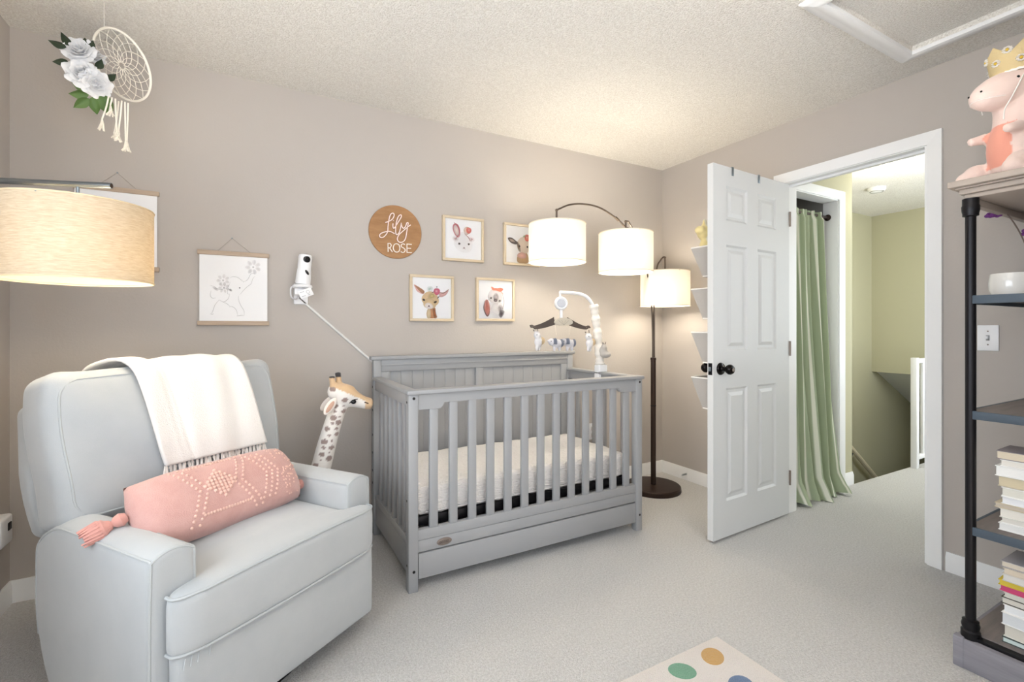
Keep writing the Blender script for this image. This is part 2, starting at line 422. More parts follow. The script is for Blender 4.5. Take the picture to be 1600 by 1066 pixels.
for i in range(14):
    rbx('stair_tread', (4.2+.25*i, 1.875, -.19*(i+1)-.03), (4.2+.25*(i+1)+.02, YB-.005, -.19*(i+1)), .008, CARPET, st, world=True, k=1)
    B().box((4.2+.25*(i+1), 1.875, -.19*(i+2)-.02), (4.2+.25*(i+1)+.02, YB-.005, -.19*(i+1)-.03)).build('stair_riser', CARPET, st, world=True, smooth=0)
base_profile((CX1+.06, CY), (3.93, CY), (0, -1), 'baseboard_hall')
hr = thing('handrail', 'cream wooden handrail sloping down the stairwell wall', 'handrail', (5.5, 2.72, 0))
B().tube([(4.9, 2.715, .45), (6.35, 2.715, -.66)], .026, 10).build('rail', mat('cream_paint', (226, 216, 190), .5), hr, world=True)
for x in (5.0, 5.7, 6.3):
    z = .45-(x-4.9)*.7655; B().tube([(x, YB, z-.06), (x, 2.73, z-.06), (x, 2.715, z-.02)], .008, 6).build('bracket', STEEL, hr, world=True)
ra = thing('stair_railing', 'white painted railing beside the stairwell in the hall', 'railing', (5.4, 1.835, 0))
rbx('newel_post', (4.80, 1.815, 0), (4.845, 1.86, .915), .004, WHITE, ra, world=True, k=1)
rbx('top_rail', (4.845, 1.815, .87), (6.25, 1.86, .905), .006, WHITE, ra, world=True, k=1)
rbx('bottom_rail', (4.845, 1.82, .07), (6.25, 1.855, .105), .005, WHITE, ra, world=True, k=1)
bal = None
for i in range(12):
    x = 4.955+.108*i
    if bal is None:
        bal = rbx('baluster', (-.012, -.012, .105), (.012, .012, .87), .003, WHITE, None, k=1); me_bal = bal.data; bpy.data.objects.remove(bal)
    o = link('baluster', me_bal, ra); o.location = (x-5.4, .002, 0)
cl_ = thing('ceiling_light', 'round frosted glass dome light on the hall ceiling', 'ceiling light', (4.33, 1.775, CH))
B().lathe([(.0, -.018), (.10, -.018), (.108, -.008), (.108, 0)], 32).build('base_ring', WHITE, cl_)
B().lathe([(.096, -.018), (.094, -.04), (.076, -.064), (.042, -.078), (.0, -.08)], 32).build('glass_dome', mat('lit_glass', (255, 250, 230), .4, emit=((255, 246, 222), 2.2)), cl_)
point('hall_bulb', (4.33, 1.775, 2.16), 11, (1.0, .93, .76), .1)
sd = thing('smoke_detector', 'small white smoke detector on the hall ceiling', 'smoke detector', (5.0, 2.19, CH))
B().lathe([(.07, 0), (.07, -.018), (.062, -.03), (.045, -.036), (.0, -.038)], 24).build('body', PLASTIC, sd)
B().tube([(.05*math.cos(a*PI/8), .05*math.sin(a*PI/8), -.034) for a in range(16)], .004, 6, closed=True).build('vent_ring', mat('grey_vent', (150, 148, 140), .6), sd)

cl2 = thing('added_bedroom_lamp', 'white glass lamp hanging close under the bedroom ceiling', 'ceiling light', (1.1, .28, CH))  # lamp added out of view to brighten the ceiling and right wall
B().lathe([(.0, -.025), (.06, -.022), (.065, 0)], 24).build('canopy', STEEL, cl2)
B().tube([(0, 0, -.02), (0, 0, -.22)], .008, 10).build('stem', STEEL, cl2)
B().lathe([(.0, -.30), (.07, -.295), (.12, -.27), (.15, -.23), (.155, -.20), (.151, -.20), (.146, -.228), (.117, -.266), (.068, -.29), (.0, -.295)], 32).build('glass_bowl', mat('frosted_glass', (250, 246, 238), .5, trans=.7), cl2)
B().ball((0, 0, -.225), (.03, .03, .035), 12, 8).build('bulb', mat('lit_bulb', (255, 240, 210), .5, emit=((255, 226, 176), 6.0)), cl2)
point('added_bowl_light', (1.1, .28, CH-.18), 34, (1.0, .94, .85), .06)

# ------------------------------------------------------------------ bedroom door
HXd, HYd = XR-.004, D1-.036           # hinge end of the visible face
dw, dh = .748, 2.035
ang = math.atan2(HYd-1.706, HXd-(2.212))  # slight under-opening
door = B()
dl = thing('door_1', 'white six-panel door standing open into the room', 'door', (HXd, HYd, 0.016), 0)
del dl['category']; dl['kind'] = 'structure'
phi = math.atan2(-.036, -.705)
dl.rotation_euler = (0, 0, phi+PI); MW[dl.name] = Matrix.Translation((HXd, HYd, .016)) @ Matrix.Rotation(phi+PI, 4, 'Z')
# local: x from -dw (latch edge) to 0 (hinge), y 0 = visible face, +y = thickness
pw = [(-.634, -.438), (-.338, -.142)]
pz = [(.196, .815), (1.02, 1.605), (1.738, 1.928)]
th_ = .035
core = B()
xs = [-dw, pw[0][0], pw[0][1], pw[1][0], pw[1][1], 0]; zs = [0, pz[0][0], pz[0][1], pz[1][0], pz[1][1], pz[2][0], pz[2][1], dh]
for i in range(5):
    for j in range(7):
        hole = (i in (1, 3)) and (j in (1, 3, 5))
        if not hole: core.box((xs[i], 0, zs[j]), (xs[i+1], th_, zs[j+1]))
bm_core = core.build('door_leaf', DOORP, dl, smooth=0)
for (a0, a1) in pw:
    for (z0, z1) in pz:
        b = B()
        for face, sg in ((0.0, 1), (th_, -1)):
            rings = [(0, 0), (.012, .009), (.026, .010), (.045, .002)]
            vs = []
            for ins, dep in rings:
                y = face+sg*dep
                vs += [(a0+ins, y, z0+ins), (a1-ins, y, z0+ins), (a1-ins, y, z1-ins), (a0+ins, y, z1-ins)]
            fs = []
            for r in range(3):
                for q in range(4): fs.append((r*4+q, r*4+(q+1) % 4, r*4+4+(q+1) % 4, r*4+4+q))
            fs.append((12, 13, 14, 15))
            if sg < 0: fs = [f[::-1] for f in fs]
            b.add(vs, fs)
        b.build('raised_panel', DOORP, dl, smooth=20, recalc=False)
KX, KZ = -dw+.062, .925
for sg in (-1, 1):
    y0 = 0 if sg < 0 else th_
    R = Matrix.Translation((KX, y0, KZ)) @ Matrix.Rotation(PI/2 if sg < 0 else -PI/2, 4, 'X')
    kb = B().lathe([(.034, 0), (.034, .004), (.030, .010), (.016, .014), (.0125, .02), (.0125, .034), (.022, .042), (.0275, .052), (.0275, .062), (.021, .072), (.008, .0755), (.0, .0755)], 24, T=R).build('door_knob', mat('black_bronze_knob', (26, 23, 22), .22, metal=.7), dl)
    if sg < 0: B().lathe([(.009, .0755), (.009, .078), (.0, .078)], 14, T=R).build('lock_cylinder', NICKEL, kb)
lp = rbx('latch_plate', (-dw-.0012, .006, KZ-.032), (-dw, .03, KZ+.032), .0005, BLACKM, dl, k=1)
rbx('latch_bolt', (-dw-.009, .011, KZ-.012), (-dw-.001, .025, KZ+.012), .003, STEEL, lp, k=1)
for z in (.22, 1.02, 1.82):
    B().tube([(.004, -.004, z-.045), (.004, -.004, z+.045)], .006, 8).build('hinge', NICKEL, dl)

# over-door organiser on the far side of the door
og = thing('over_door_organizer', 'grey fabric pocket organizer hanging on the far side of the open door', 'organizer', (HXd, HYd, .016), phi+PI)
ox0, ox1 = -.60, -.20
for x in (-.578, -.325):
    b = B()
    for lo, hi in (((x-.009, -.0035, dh-.045), (x+.009, -.001, dh+.003)), ((x-.009, -.0035, dh+.0015), (x+.009, th_+.004, dh+.004)), ((x-.009, th_+.001, dh-.35), (x+.009, th_+.004, dh+.003))): b.rbox(lo, hi, .0008, k=1)
    b.build('door_hook', STEEL, og)
rbx('back_panel', (-.70, th_+.005, .62), (-.20, th_+.008, 1.70), .001, GREYF, og, k=1)
LIP = mat('white_binding', (238, 234, 230), .9)
for z in (1.435, 1.20, .955, .70):
    def pk(u, v, z=z):
        x = -.705+.5*u; out = (.055+.085*v) * (1-.10*abs(2*u-1)**6)
        return (x, th_+.009+out, z+.165*v)
    p_ = B().sheet(pk, 16, 8, .003)
    for sx, e in ((-.705, 1), (-.205, -1)):
        p_.add([(sx, th_+.008, z), (sx, th_+.009+.055*.9, z), (sx, th_+.009+.14*.9, z+.165), (sx, th_+.008, z+.165), (sx+.003*e, th_+.008, z), (sx+.003*e, th_+.009+.055*.9, z), (sx+.003*e, th_+.009+.14*.9, z+.165), (sx+.003*e, th_+.008, z+.165)],
               [(0,1,2,3), (7,6,5,4), (0,4,5,1), (1,5,6,2), (2,6,7,3), (3,7,4,0)])
    p_.box((-.705, th_+.008, z-.003), (-.205, th_+.009+.055*.9, z))
    po = p_.build('pocket', GREYF, og, smooth=30)
    B().tube([(-.705, th_+.008, z+.167)]+[pk(i/12, 1.01) for i in range(13)]+[(-.205, th_+.008, z+.167)], .0045, 6).build('rim_binding', LIP, po)
    B().tube([(-.705, th_+.008, z-.002)]+[pk(i/12, 0) for i in range(13)]+[(-.205, th_+.008, z-.002)], .004, 6).build('base_binding', LIP, po)
DM = Matrix.Translation((HXd, HYd, .016)) @ Matrix.Rotation(phi+PI, 4, 'Z')
def dw_(p): return DM @ Vector(p)
b = B()
b.ball((-.63, .12, 1.60), (.05, .045, .08)); b.ball((-.645, .125, 1.69), (.05, .045, .045)); b.ball((-.69, .125, 1.70), (.03, .03, .024)); b.ball((-.61, .12, 1.735), (.016, .012, .03)); b.ball((-.655, .12, 1.74), (.016, .012, .03))
me = remesh(b, .007, 4, lambda c, n: (238, 220, 160) if c.x < -.665 else (236, 230, 208))
tp = link('plush_toy', me); tp.matrix_world = DM; tag(tp, 'cream and yellow plush toy poking out of the top door pocket', 'plush toy')
b = B(); b.rbox((-.60, .08, 1.05), (-.45, .12, 1.145), .018, k=3)
o = b.build('folded_cloth', LIP); o.matrix_world = DM; tag(o, 'white folded cloth peeking from the third door pocket', 'cloth')

# closet curtain and rod
rod = thing('curtain_rod', 'dark bronze curtain rod across the closet opening', 'curtain rod', (3.44, 1.945, 1.975))
B().tube([(CX0+.014, 1.945, 1.975), (CX1-.03, 1.945, 1.975)], .011, 12).build('rod_tube', BRONZE, rod, world=True)
B().lathe([(.0, 0), (.022, 0), (.024, .006), (.019, .014), (.011, .018)], 16, T=Matrix.Translation((CX1-.0145, 1.945, 1.975)) @ Matrix.Rotation(-PI/2, 4, 'Y')).build('end_flange', BRONZE, rod, world=True)
cur = thing('closet_curtain', 'sage green striped curtain with pompom trim over the closet opening', 'curtain', (3.4, 1.9, 0))
def curt(u, v):
    t = 1-v                                   # 0 top 1 floor
    x = (3.145+.50*u)*(1-t)+(3.08+.575*u)*t + .03*u*max(0, t-.75)*2
    ph = u*2*PI*5.2
    amp = .021+.034*t
    y = 1.945-.012-.085*t**1.6 + amp*math.sin(ph+.6*math.sin(3*t)) + .012*math.sin(2.3*ph+4*t)
    if t > .93: y -= (t-.93)*.6*(1+.5*math.sin(ph*.5))
    z = .012+1.985*v + (.012*math.sin(ph*.7) if v < .02 else 0)
    if t < .02: y = 1.945+(y-1.945)*.6
    return (x, min(y, 1.99), max(z, .006))
nu, nv = 168, 60
cb = B()
P = [[curt(i/nu, j/nv) for j in range(nv+1)] for i in range(nu+1)]
sage = (172, 184, 154); pale = (244, 244, 230)
def stripe(u):
    best = sage
    for s, w_, k in ((.02, .007, 0), (.10, .007, 0), (.19, .010, 0), (.30, .007, 0), (.385, .022, 1), (.50, .006, 0), (.60, .006, 0), (.71, .008, 0), (.80, .006, 0), (.90, .006, 0), (.985, .012, 1)):
        if abs(u-s) < w_: return pale
    return best
for i in range(nu+1):
    for j in range(nv+1):
        c = stripe(i/nu)
        if abs(i/nu-.385) < .022 and (i+j) % 2: c = (196, 204, 178)
        cb.v.append(Vector(P[i][j])); cb.c.append((*lin(c), 1))
W = nv+1
cb.f = [(i*W+j, (i+1)*W+j, (i+1)*W+j+1, i*W+j+1) for i in range(nu) for j in range(nv)]
cfab = mat('curtain_linen', (170, 182, 152), .9, vcol=True, bump=(300, .3), trans=.15)
cb.build('fabric_panel', cfab, cur, world=True, smooth=180, vcol=True)
pb = B()
for j in range(1, 58):
    p = curt(1, 1-j/58); pb.ball((p[0]+.008, p[1]-.004, p[2]), .0075, 6, 4)
pm = pb.build('pompom_trim', mat('pompom_cream', (236, 228, 204), .95), cur, world=True); pm['kind'] = 'stuff'

# ------------------------------------------------------------------ wall fittings
def plate(name, label, cat, origin, right, up, nrm, w_, h_):
    t = thing(name, label, cat, origin)
    M = Matrix((( right[0], nrm[0], up[0], 0), (right[1], nrm[1], up[1], 0), (right[2], nrm[2], up[2], 0), (0, 0, 0, 1)))
    return t, M
t, M = plate('light_switch', 'white toggle light switch plate on the wall behind the bookcase', 'light switch', (XR, .843, 1.118), (0, -1, 0), (0, 0, 1), (-1, 0, 0), 0, 0)
sp = B().rbox((-.036, 0, -.058), (.036, .005, .058), .003, T=M).build('cover_plate', PLASTIC, t)
B().rbox((-.006, .004, -.012), (.006, .007, .012), .001, k=1, T=M).build('toggle_slot', mat('slot_grey', (150, 150, 150), .5), sp)
B().rbox((-.004, .005, -.004), (.004, .018, .008), .0015, k=1, T=M).build('toggle', PLASTIC, sp)
for dz in (-.03, .03): B().lathe([(.0035, 0), (.003, .001), (0, .0012)], 8, T=M @ Matrix.Translation((0, .005, dz)) @ Matrix.Rotation(-PI/2, 4, 'X')).build('screw', NICKEL, sp)
t, M = plate('power_outlet', 'white wall outlet with plugs seen through the crib slats', 'outlet', (2.21, YB, .40), (1, 0, 0), (0, 0, 1), (0, -1, 0), 0, 0)
B().rbox((-.038, 0, -.06), (.038, .005, .06), .003, T=M).build('cover_plate', PLASTIC, t)
for dz in (-.026, .022):
    B().rbox((-.016, .005, dz-.015), (.016, .035, dz+.015), .006, T=M).build('plug', mat('plug_grey', (206, 202, 198), .4), t)
B().tube([(2.21, YB-.03, .37), (2.21, YB-.045, .34), (2.205, YB-.03, .2), (2.22, YB-.03, .02)], .003, 6).build('plug_cord', PLASTIC, t, world=True)
t = thing('door_stop', 'small spring door stop on the baseboard behind the open door', 'door stop', (XR-.013, 2.527, .05))
b = B().tube([(-.002-.0011*i, .0055*math.cos(i*.9), .0055*math.sin(i*.9)) for i in range(52)], .0014, 5).build('spring', STEEL, t)
B().lathe([(.0, 0), (.007, 0), (.0075, .006), (.006, .013), (0, .014)], 12, T=Matrix.Translation((-.058, 0, 0)) @ Matrix.Rotation(-PI/2, 4, 'Y')).build('rubber_tip', PLASTIC, t)
t = thing('plug_in_device', 'white plug-in box with a dark slot on the left wall', 'plug-in device', (XL, 2.60, .36))
rbx('housing', (XL, 2.545, .305), (XL+.055, 2.652, .42), .012, PLASTIC, t, world=True, k=3)
rbx('sensor_slot', (XL+.05, 2.60, .36), (XL+.058, 2.632, .392), .006, BLKP, t, world=True)

# ------------------------------------------------------------------ wall art
def flat_shapes(parent, shapes, W_, H_, y, name='printed_drawing'):
    """soft watercolour blobs: (kind, ...) in 0..1 print coordinates; drawn as thin layers on the paper, local x/z plane facing -y"""
    b = B(); lay = 0
    def put(pts2, colc, cole, centre):
        nonlocal lay
        yy = y-.00025-.00006*lay; lay += 1
        o = len(b.v)
        b.v.append(Vector(((centre[0]-.5)*W_, yy, (centre[1]-.5)*H_))); b.c.append(colc)
        for p in pts2:
            b.v.append(Vector(((p[0]-.5)*W_, yy, (p[1]-.5)*H_))); b.c.append(cole)
        n = len(pts2)
        for i in range(n): b.f.append((o, o+1+(i+1) % n, o+1+i))
    for s in shapes:
        if s[0] == 'e':
            _, cx, cy, rx, ry, rot, col, a0, a1 = s
            pts = []
            for i in range(28):
                t = 2*PI*i/28; wob = 1+.05*math.sin(3*t+cx*20)
                x = rx*math.cos(t)*wob; z = ry*math.sin(t)*wob; c_, s_ = math.cos(math.radians(rot)), math.sin(math.radians(rot))
                pts.append((cx+x*c_-z*s_, cy+x*s_+z*c_))
            put(pts, (*lin(col), a0), (*lin(col), a1), (cx, cy))
        elif s[0] == 'p':
            _, pts, col, a0, a1 = s
            cx = sum(p[0] for p in pts)/len(pts); cy = sum(p[1] for p in pts)/len(pts)
            sp = [(p.x, p.y) for p in spline([(q[0], q[1], 0) for q in pts], 4, True)]
            put(sp, (*lin(col), a0), (*lin(col), a1), (cx, cy))
        elif s[0] == 'l':
            _, pts, wd, col, a = s
            sp = spline([(q[0], q[1], 0) for q in pts], 5)
            yy = y-.00025-.00006*lay; lay += 1; o = len(b.v); n = len(sp)
            for i, p in enumerate(sp):
                d = (sp[min(i+1, n-1)]-sp[max(i-1, 0)]); d = d.normalized() if d.length else Vector((1, 0, 0))
                q = Vector((-d.y, d.x, 0))*wd*(.35+.65*math.sin(PI*(i+.5)/n))
                for sg in (1, -1):
                    r = p+q*sg; b.v.append(Vector(((r.x-.5)*W_, yy, (r.y-.5)*H_))); b.c.append((*lin(col), a))
            for i in range(n-1): b.f.append((o+2*i, o+2*i+1, o+2*i+3, o+2*i+2))
    return b.build(name, WASH, parent, smooth=0, vcol=True, recalc=False)

BRN = (120, 92, 70); DK = (52, 44, 40); TAN = (226, 198, 158); CORAL = (232, 112, 100); ROSE = (214, 92, 124); PK = (238, 190, 186); GR = (196, 188, 186)
rabbit = [('e', .28, .50, .10, .08, 0, PK, .5, 0), ('e', .74, .52, .09, .08, 0, PK, .5, 0),
    ('e', .31, .73, .10, .19, 14, (206, 120, 126), .15, .75), ('e', .305, .73, .068, .145, 14, (244, 228, 222), .9, .5), ('l', [(.24, .93), (.36, .80), (.40, .62), (.36, .60)], .014, (178, 84, 96), .8),
    ('e', .60, .74, .095, .12, -20, (240, 206, 186), .8, .3), ('e', .655, .755, .075, .085, 0, CORAL, .95, .5), ('e', .66, .76, .035, .04, 20, (250, 170, 160), .9, .2),
    ('e', .51, .42, .26, .28, 0, (236, 226, 222), .2, .16), ('l', [(.37, .63), (.32, .55), (.30, .48)], .008, (130, 70, 70), .9), ('l', [(.56, .63), (.65, .56), (.70, .47)], .010, (140, 70, 70), .9),
    ('e', .385, .375, .03, .028, 0, DK, 1, .9), ('e', .655, .385, .03, .026, 10, DK, 1, .9), ('e', .52, .275, .028, .02, 0, (170, 140, 140), .9, .4), ('l', [(.47, .24), (.52, .255), (.57, .24)], .004, (150, 130, 130), .7)]
deer = [('p', [(.39, .22), (.58, .26), (.60, .1), (.63, .0), (.38, .0)], (206, 150, 108), .95, .8), ('p', [(.38, .2), (.46, .2), (.46, .0), (.37, .0)], (232, 214, 178), .9, .7), ('p', [(.52, .24), (.59, .2), (.63, .0), (.55, .0)], (180, 116, 74), .8, .3),
    ('p', [(.03, .84), (.16, .78), (.30, .68), (.27, .60), (.12, .66), (.07, .74)], (232, 184, 176), .9, .8), ('p', [(.05, .82), (.18, .76), (.30, .68), (.26, .61), (.15, .70)], (178, 128, 92), .95, .7),
    ('p', [(.70, .66), (.80, .66), (.95, .73), (.88, .60), (.76, .54), (.70, .56)], (226, 176, 172), .85, .6), ('l', [(.70, .66), (.82, .65), (.95, .75)], .014, (140, 104, 92), .8),
    ('e', .46, .48, .23, .19, -12, TAN, .95, .85), ('e', .44, .36, .17, .14, -10, (230, 204, 164), .95, .7), ('e', .50, .56, .12, .09, 20, (222, 206, 150), .7, .1), ('e', .42, .30, .11, .08, -15, (248, 240, 236), .95, .7),
    ('e', .285, .455, .036, .028, -30, DK, 1, .9), ('e', .59, .405, .045, .026, 25, (70, 56, 40), 1, .9), ('e', .42, .30, .026, .018, 0, (150, 130, 136), .9, .6), ('l', [(.38, .27), (.42, .28), (.46, .265)], .006, (120, 104, 110), .8),
    ('e', .44, .74, .09, .07, 40, (196, 220, 206), .5, .1), ('e', .63, .68, .085, .09, 0, ROSE, .95, .55), ('e', .62, .69, .04, .045, 30, (244, 170, 186), .9, .3), ('e', .63, .80, .02, .02, 0, (110, 80, 100), .8, .4), ('l', [(.50, .64), (.56, .68)], .012, (110, 84, 110), .7), ('l', [(.64, .50), (.70, .56)], .014, (110, 96, 96), .8)]
lamb = [('e', .50, .26, .26, .30, 0, (240, 232, 228), .5, .12), ('e', .50, .60, .22, .22, 0, (240, 232, 230), .5, .3), ('l', [(.30, .55), (.26, .38), (.30, .12)], .012, (190, 176, 176), .6), ('l', [(.72, .66), (.76, .45), (.72, .22)], .012, (200, 188, 188), .6),
    ('p', [(.22, .50), (.30, .44), (.34, .22), (.30, .06), (.22, .05), (.16, .20), (.17, .40)], (206, 124, 108), .9, .5), ('l', [(.18, .46), (.15, .24), (.26, .04), (.32, .18)], .016, (110, 80, 80), .7),
    ('p', [(.66, .22), (.78, .18), (.72, .04), (.66, .0), (.60, .08)], (96, 80, 82), .9, .35), ('e', .64, .26, .09, .10, 0, (170, 156, 158), .6, .1),
    ('e', .52, .58, .09, .11, 0, (176, 168, 168), .75, .15), ('e', .505, .485, .055, .045, 0, (116, 106, 108), .95, .5), ('e', .365, .545, .032, .026, 20, DK, 1, .9), ('e', .63, .475, .036, .028, 30, DK, 1, .9),
    ('p', [(.37, .86), (.50, .82), (.66, .84), (.74, .80), (.66, .73), (.50, .76), (.42, .76)], (236, 140, 116), .95, .8), ('l', [(.66, .74), (.74, .66)], .016, (244, 190, 176), .8)]
cow = [('p', [(.40, .26), (.66, .28), (.70, .0), (.36, .0)], (206, 172, 130), .9, .7), ('e', .55, .50, .20, .24, 8, (238, 224, 212), .95, .8), ('p', [(.32, .60), (.42, .52), (.46, .30), (.38, .34), (.34, .48)], (140, 116, 96), .8, .4),
    ('p', [(.05, .66), (.18, .68), (.36, .56), (.30, .50), (.14, .54)], (106, 94, 88), .95, .7), ('p', [(.10, .64), (.20, .64), (.28, .57), (.16, .57)], (214, 196, 184), .8, .5), ('p', [(.76, .56), (.90, .66), (.96, .60), (.82, .48)], (120, 104, 96), .9, .6),
    ('e', .50, .20, .15, .09, 0, (240, 196, 190), .9, .6), ('e', .42, .46, .028, .03, 0, DK, 1, .9), ('e', .68, .46, .028, .03, 0, DK, 1, .9), ('e', .68, .72, .10, .10, 0, (232, 118, 108), .95, .5), ('e', .66, .73, .05, .05, 0, (248, 176, 164), .9, .3), ('e', .58, .76, .05, .03, 30, (110, 150, 110), .8, .3)]
pn = B().box((-.117, -.012, -.117), (.117, -.010, .117))
glassm = bpy.data.materials.new('picture_glass'); glassm.use_nodes = True
_n = glassm.node_tree.nodes; _l = glassm.node_tree.links; _b = _n['Principled BSDF']; _n.remove(_b)
_t = _n.new('ShaderNodeBsdfTransparent'); _g = _n.new('ShaderNodeBsdfGlossy'); _g.inputs['Roughness'].default_value = .02
_f = _n.new('ShaderNodeFresnel'); _f.inputs['IOR'].default_value = 1.35; _m = _n.new('ShaderNodeMixShader')
_l.new(_f.outputs[0], _m.inputs[0]); _l.new(_t.outputs[0], _m.inputs[1]); _l.new(_g.outputs[0], _m.inputs[2]); _l.new(_m.outputs[0], _n['Material Output'].inputs[0])
for nm, lab, cx, cz, shapes in (('framed_print', 'framed watercolour print of a white rabbit with pink ears', 1.175, 1.722, rabbit),
        ('framed_print', 'framed watercolour print of a calf partly behind a lamp shade', 1.602, 1.722, cow),
        ('framed_print', 'framed watercolour print of a fawn with a pink flower', .968, 1.344, deer),
        ('framed_print', 'framed watercolour print of a long-eared animal with a coral bow', 1.402, 1.347, lamb)):
    t = thing(nm, lab, 'picture', (cx, YB, cz), 0, 'framed nursery prints above the crib')
    H = .14; fw = .016; d = .024
    for lo, hi in (((-H, -d, H-fw), (H, 0, H)), ((-H, -d, -H), (H, 0, -H+fw)), ((-H, -d, -H+fw), (-H+fw, 0, H-fw)), ((H-fw, -d, -H+fw), (H, 0, H-fw))):
        rbx('frame_side', lo, hi, .002, OAK, t, k=1)
    pr_ = B().box((-H+fw, -.012, -H+fw), (H-fw, -.004, H-fw)).build('paper_print', PAPER, t, smooth=0)
    flat_shapes(pr_, shapes, .24, .235, -.0125)
    B().add([(-H+fw, -.018, -H+fw), (H-fw, -.018, -H+fw), (H-fw, -.018, H-fw), (-H+fw, -.018, H-fw)], [(0, 1, 2, 3)]).build('glass_pane', glassm, t, smooth=0)

# name sign
sg = thing('name_sign', 'round stained wood sign reading Lily Rose in pale letters', 'sign', (.747, YB, 1.728))
Rm = Matrix.Rotation(PI/2, 4, 'X')
B().lathe([(.0, 0), (.155, 0), (.1565, .002), (.1565, .008), (.155, .010), (.0, .010)], 64, T=Rm).build('wood_disc', WALNUT, sg)
LET = {'L': [(-0.063, 0.048), (-0.044, 0.056), (-0.024, 0.07), (-0.012, 0.091), (-0.014, 0.106), (-0.026, 0.105), (-0.036, 0.089), (-0.043, 0.058), (-0.047, 0.028), (-0.049, -0.002), (-0.058, -0.021), (-0.074, -0.038), (-0.089, -0.041), (-0.096, -0.032), (-0.089, -0.019), (-0.071, -0.009), (-0.051, -0.003), (-0.031, -0.002), (-0.008, -0.012)],
'i': [(-0.018, 0.047), (-0.019, 0.031), (-0.014, 0.019), (-0.004, 0.029)],
'dot': [(-0.0165, 0.064), (-0.0135, 0.066)],
'l': [(-0.004, 0.029), (0.012, 0.057), (0.029, 0.086), (0.032, 0.1), (0.024, 0.102), (0.012, 0.088), (0.002, 0.056), (-0.002, 0.022), (-0.001, -0.011), (0.007, -0.015), (0.018, -0.004), (0.026, 0.022), (0.031, 0.053)],
'y': [(0.031, 0.056), (0.035, 0.036), (0.045, 0.025), (0.057, 0.038), (0.065, 0.06), (0.073, 0.059), (0.069, 0.036), (0.064, 0.005), (0.057, -0.032), (0.045, -0.052), (0.026, -0.06), (0.012, -0.053), (0.008, -0.037), (0.019, -0.014), (0.043, 0.01), (0.067, 0.033), (0.088, 0.05)]}
CAP = {'R': [[(-0.046, -0.121), (-0.047, -0.072), (-0.034, -0.071), (-0.027, -0.081), (-0.033, -0.095), (-0.046, -0.098)], [(-0.037, -0.098), (-0.021, -0.120)]],
'O': [[(0.003, -0.069), (-0.009, -0.075), (-0.016, -0.093), (-0.011, -0.111), (0.003, -0.119), (0.018, -0.112), (0.023, -0.093), (0.017, -0.075), (0.003, -0.069)]],
'S': [[(0.054, -0.071), (0.043, -0.067), (0.032, -0.073), (0.033, -0.085), (0.046, -0.092), (0.055, -0.102), (0.05, -0.114), (0.038, -0.119), (0.029, -0.113)]],
'E': [[(0.095, -0.066), (0.066, -0.066), (0.066, -0.116), (0.095, -0.115)], [(0.066, -0.091), (0.09, -0.090)]]}
LP = mat('pale_pink_letter', (250, 226, 218), .5); LW = mat('white_letter', (242, 234, 226), .5); LB = mat('letter_backing', (110, 78, 62), .6)
def ribbon(pts, wd, y0, y1, smooth=True):
    sp = spline([(p[0], p[1], 0) for p in pts], 6) if smooth else [Vector((p[0], p[1], 0)) for p in pts]
    b = B(); n = len(sp); vs = []
    for i, p in enumerate(sp):
        a = (sp[i]-sp[i-1]).normalized() if i > 0 else (sp[1]-sp[0]).normalized()
        c = (sp[i+1]-sp[i]).normalized() if i < n-1 else a
        d = (a+c); d = d.normalized() if d.length > .05 else a
        q = Vector((-d.y, d.x, 0))*wd/max(.6, a.dot(d))
        for r in (p+q, p-q):
            vs.append((r.x, y0, r.y)); vs.append((r.x, y1, r.y))
    fs = []
    for i in range(n-1):
        a = 4*i; c = a+4
        fs += [(a, a+2, c+2, c), (a+1, c+1, c+3, a+3), (a, c, c+1, a+1), (a+2, a+3, c+3, c+2)]
    fs += [(0, 1, 3, 2), (4*n-4, 4*n-2, 4*n-1, 4*n-3)]
    return b.add(vs, fs)
for k_, pts in LET.items():
    lo = ribbon(pts, .0027, -.016, -.011).build('script_letter', LP, sg, smooth=0)
    ribbon(pts, .0042, -.0125, -.0095).build('letter_backing', LB, lo, smooth=0)
for k_, strokes in CAP.items():
    b = B()
    for s_ in strokes:
        r = ribbon(s_, .0022, -.016, -.0098, smooth=(k_ in 'OS')); b.add(r.v, r.f)
    b.build('capital_letter', LW, sg, smooth=0)

# hanging scroll prints
def scroll(label, cx, ztop, zbot, half, drawing, hook):
    t = thing('scroll_print', label, 'picture', (cx, YB, (ztop+zbot)/2), 0, 'paper prints hung on wooden dowels')
    Hh = (ztop-zbot)/2
    B().box((-half+.009, -.011, -Hh+.008), (half-.009, -.009, Hh-.008)).build('paper_sheet', PAPER, t, smooth=0)
    for z in (Hh-.011, -Hh+.011): rbx('dowel_rail', (-half, -.018, z-.011), (half, -.002, z+.011), .003, DOWEL, t, k=2)
    B().tube([(-half*.45, -.01, Hh), (hook[0], -.006, Hh+hook[1]), (half*.45, -.01, Hh)], .0012, 5).build('hanging_string', mat('twine', (168, 160, 150), .9), t)
    B().lathe([(.003, 0), (.004, .006), (0, .007)], 8, T=Matrix.Translation((hook[0], 0, Hh+hook[1])) @ Rm).build('nail', STEEL, t)
    if drawing: flat_shapes(t, drawing, 2*half-.018, 2*Hh-.03, -.0112)
def crop(pts): return [((x-92)/738, 1-(y-(245+(x-92)*.05))/745) for x, y in pts]
EG = (120, 118, 124)
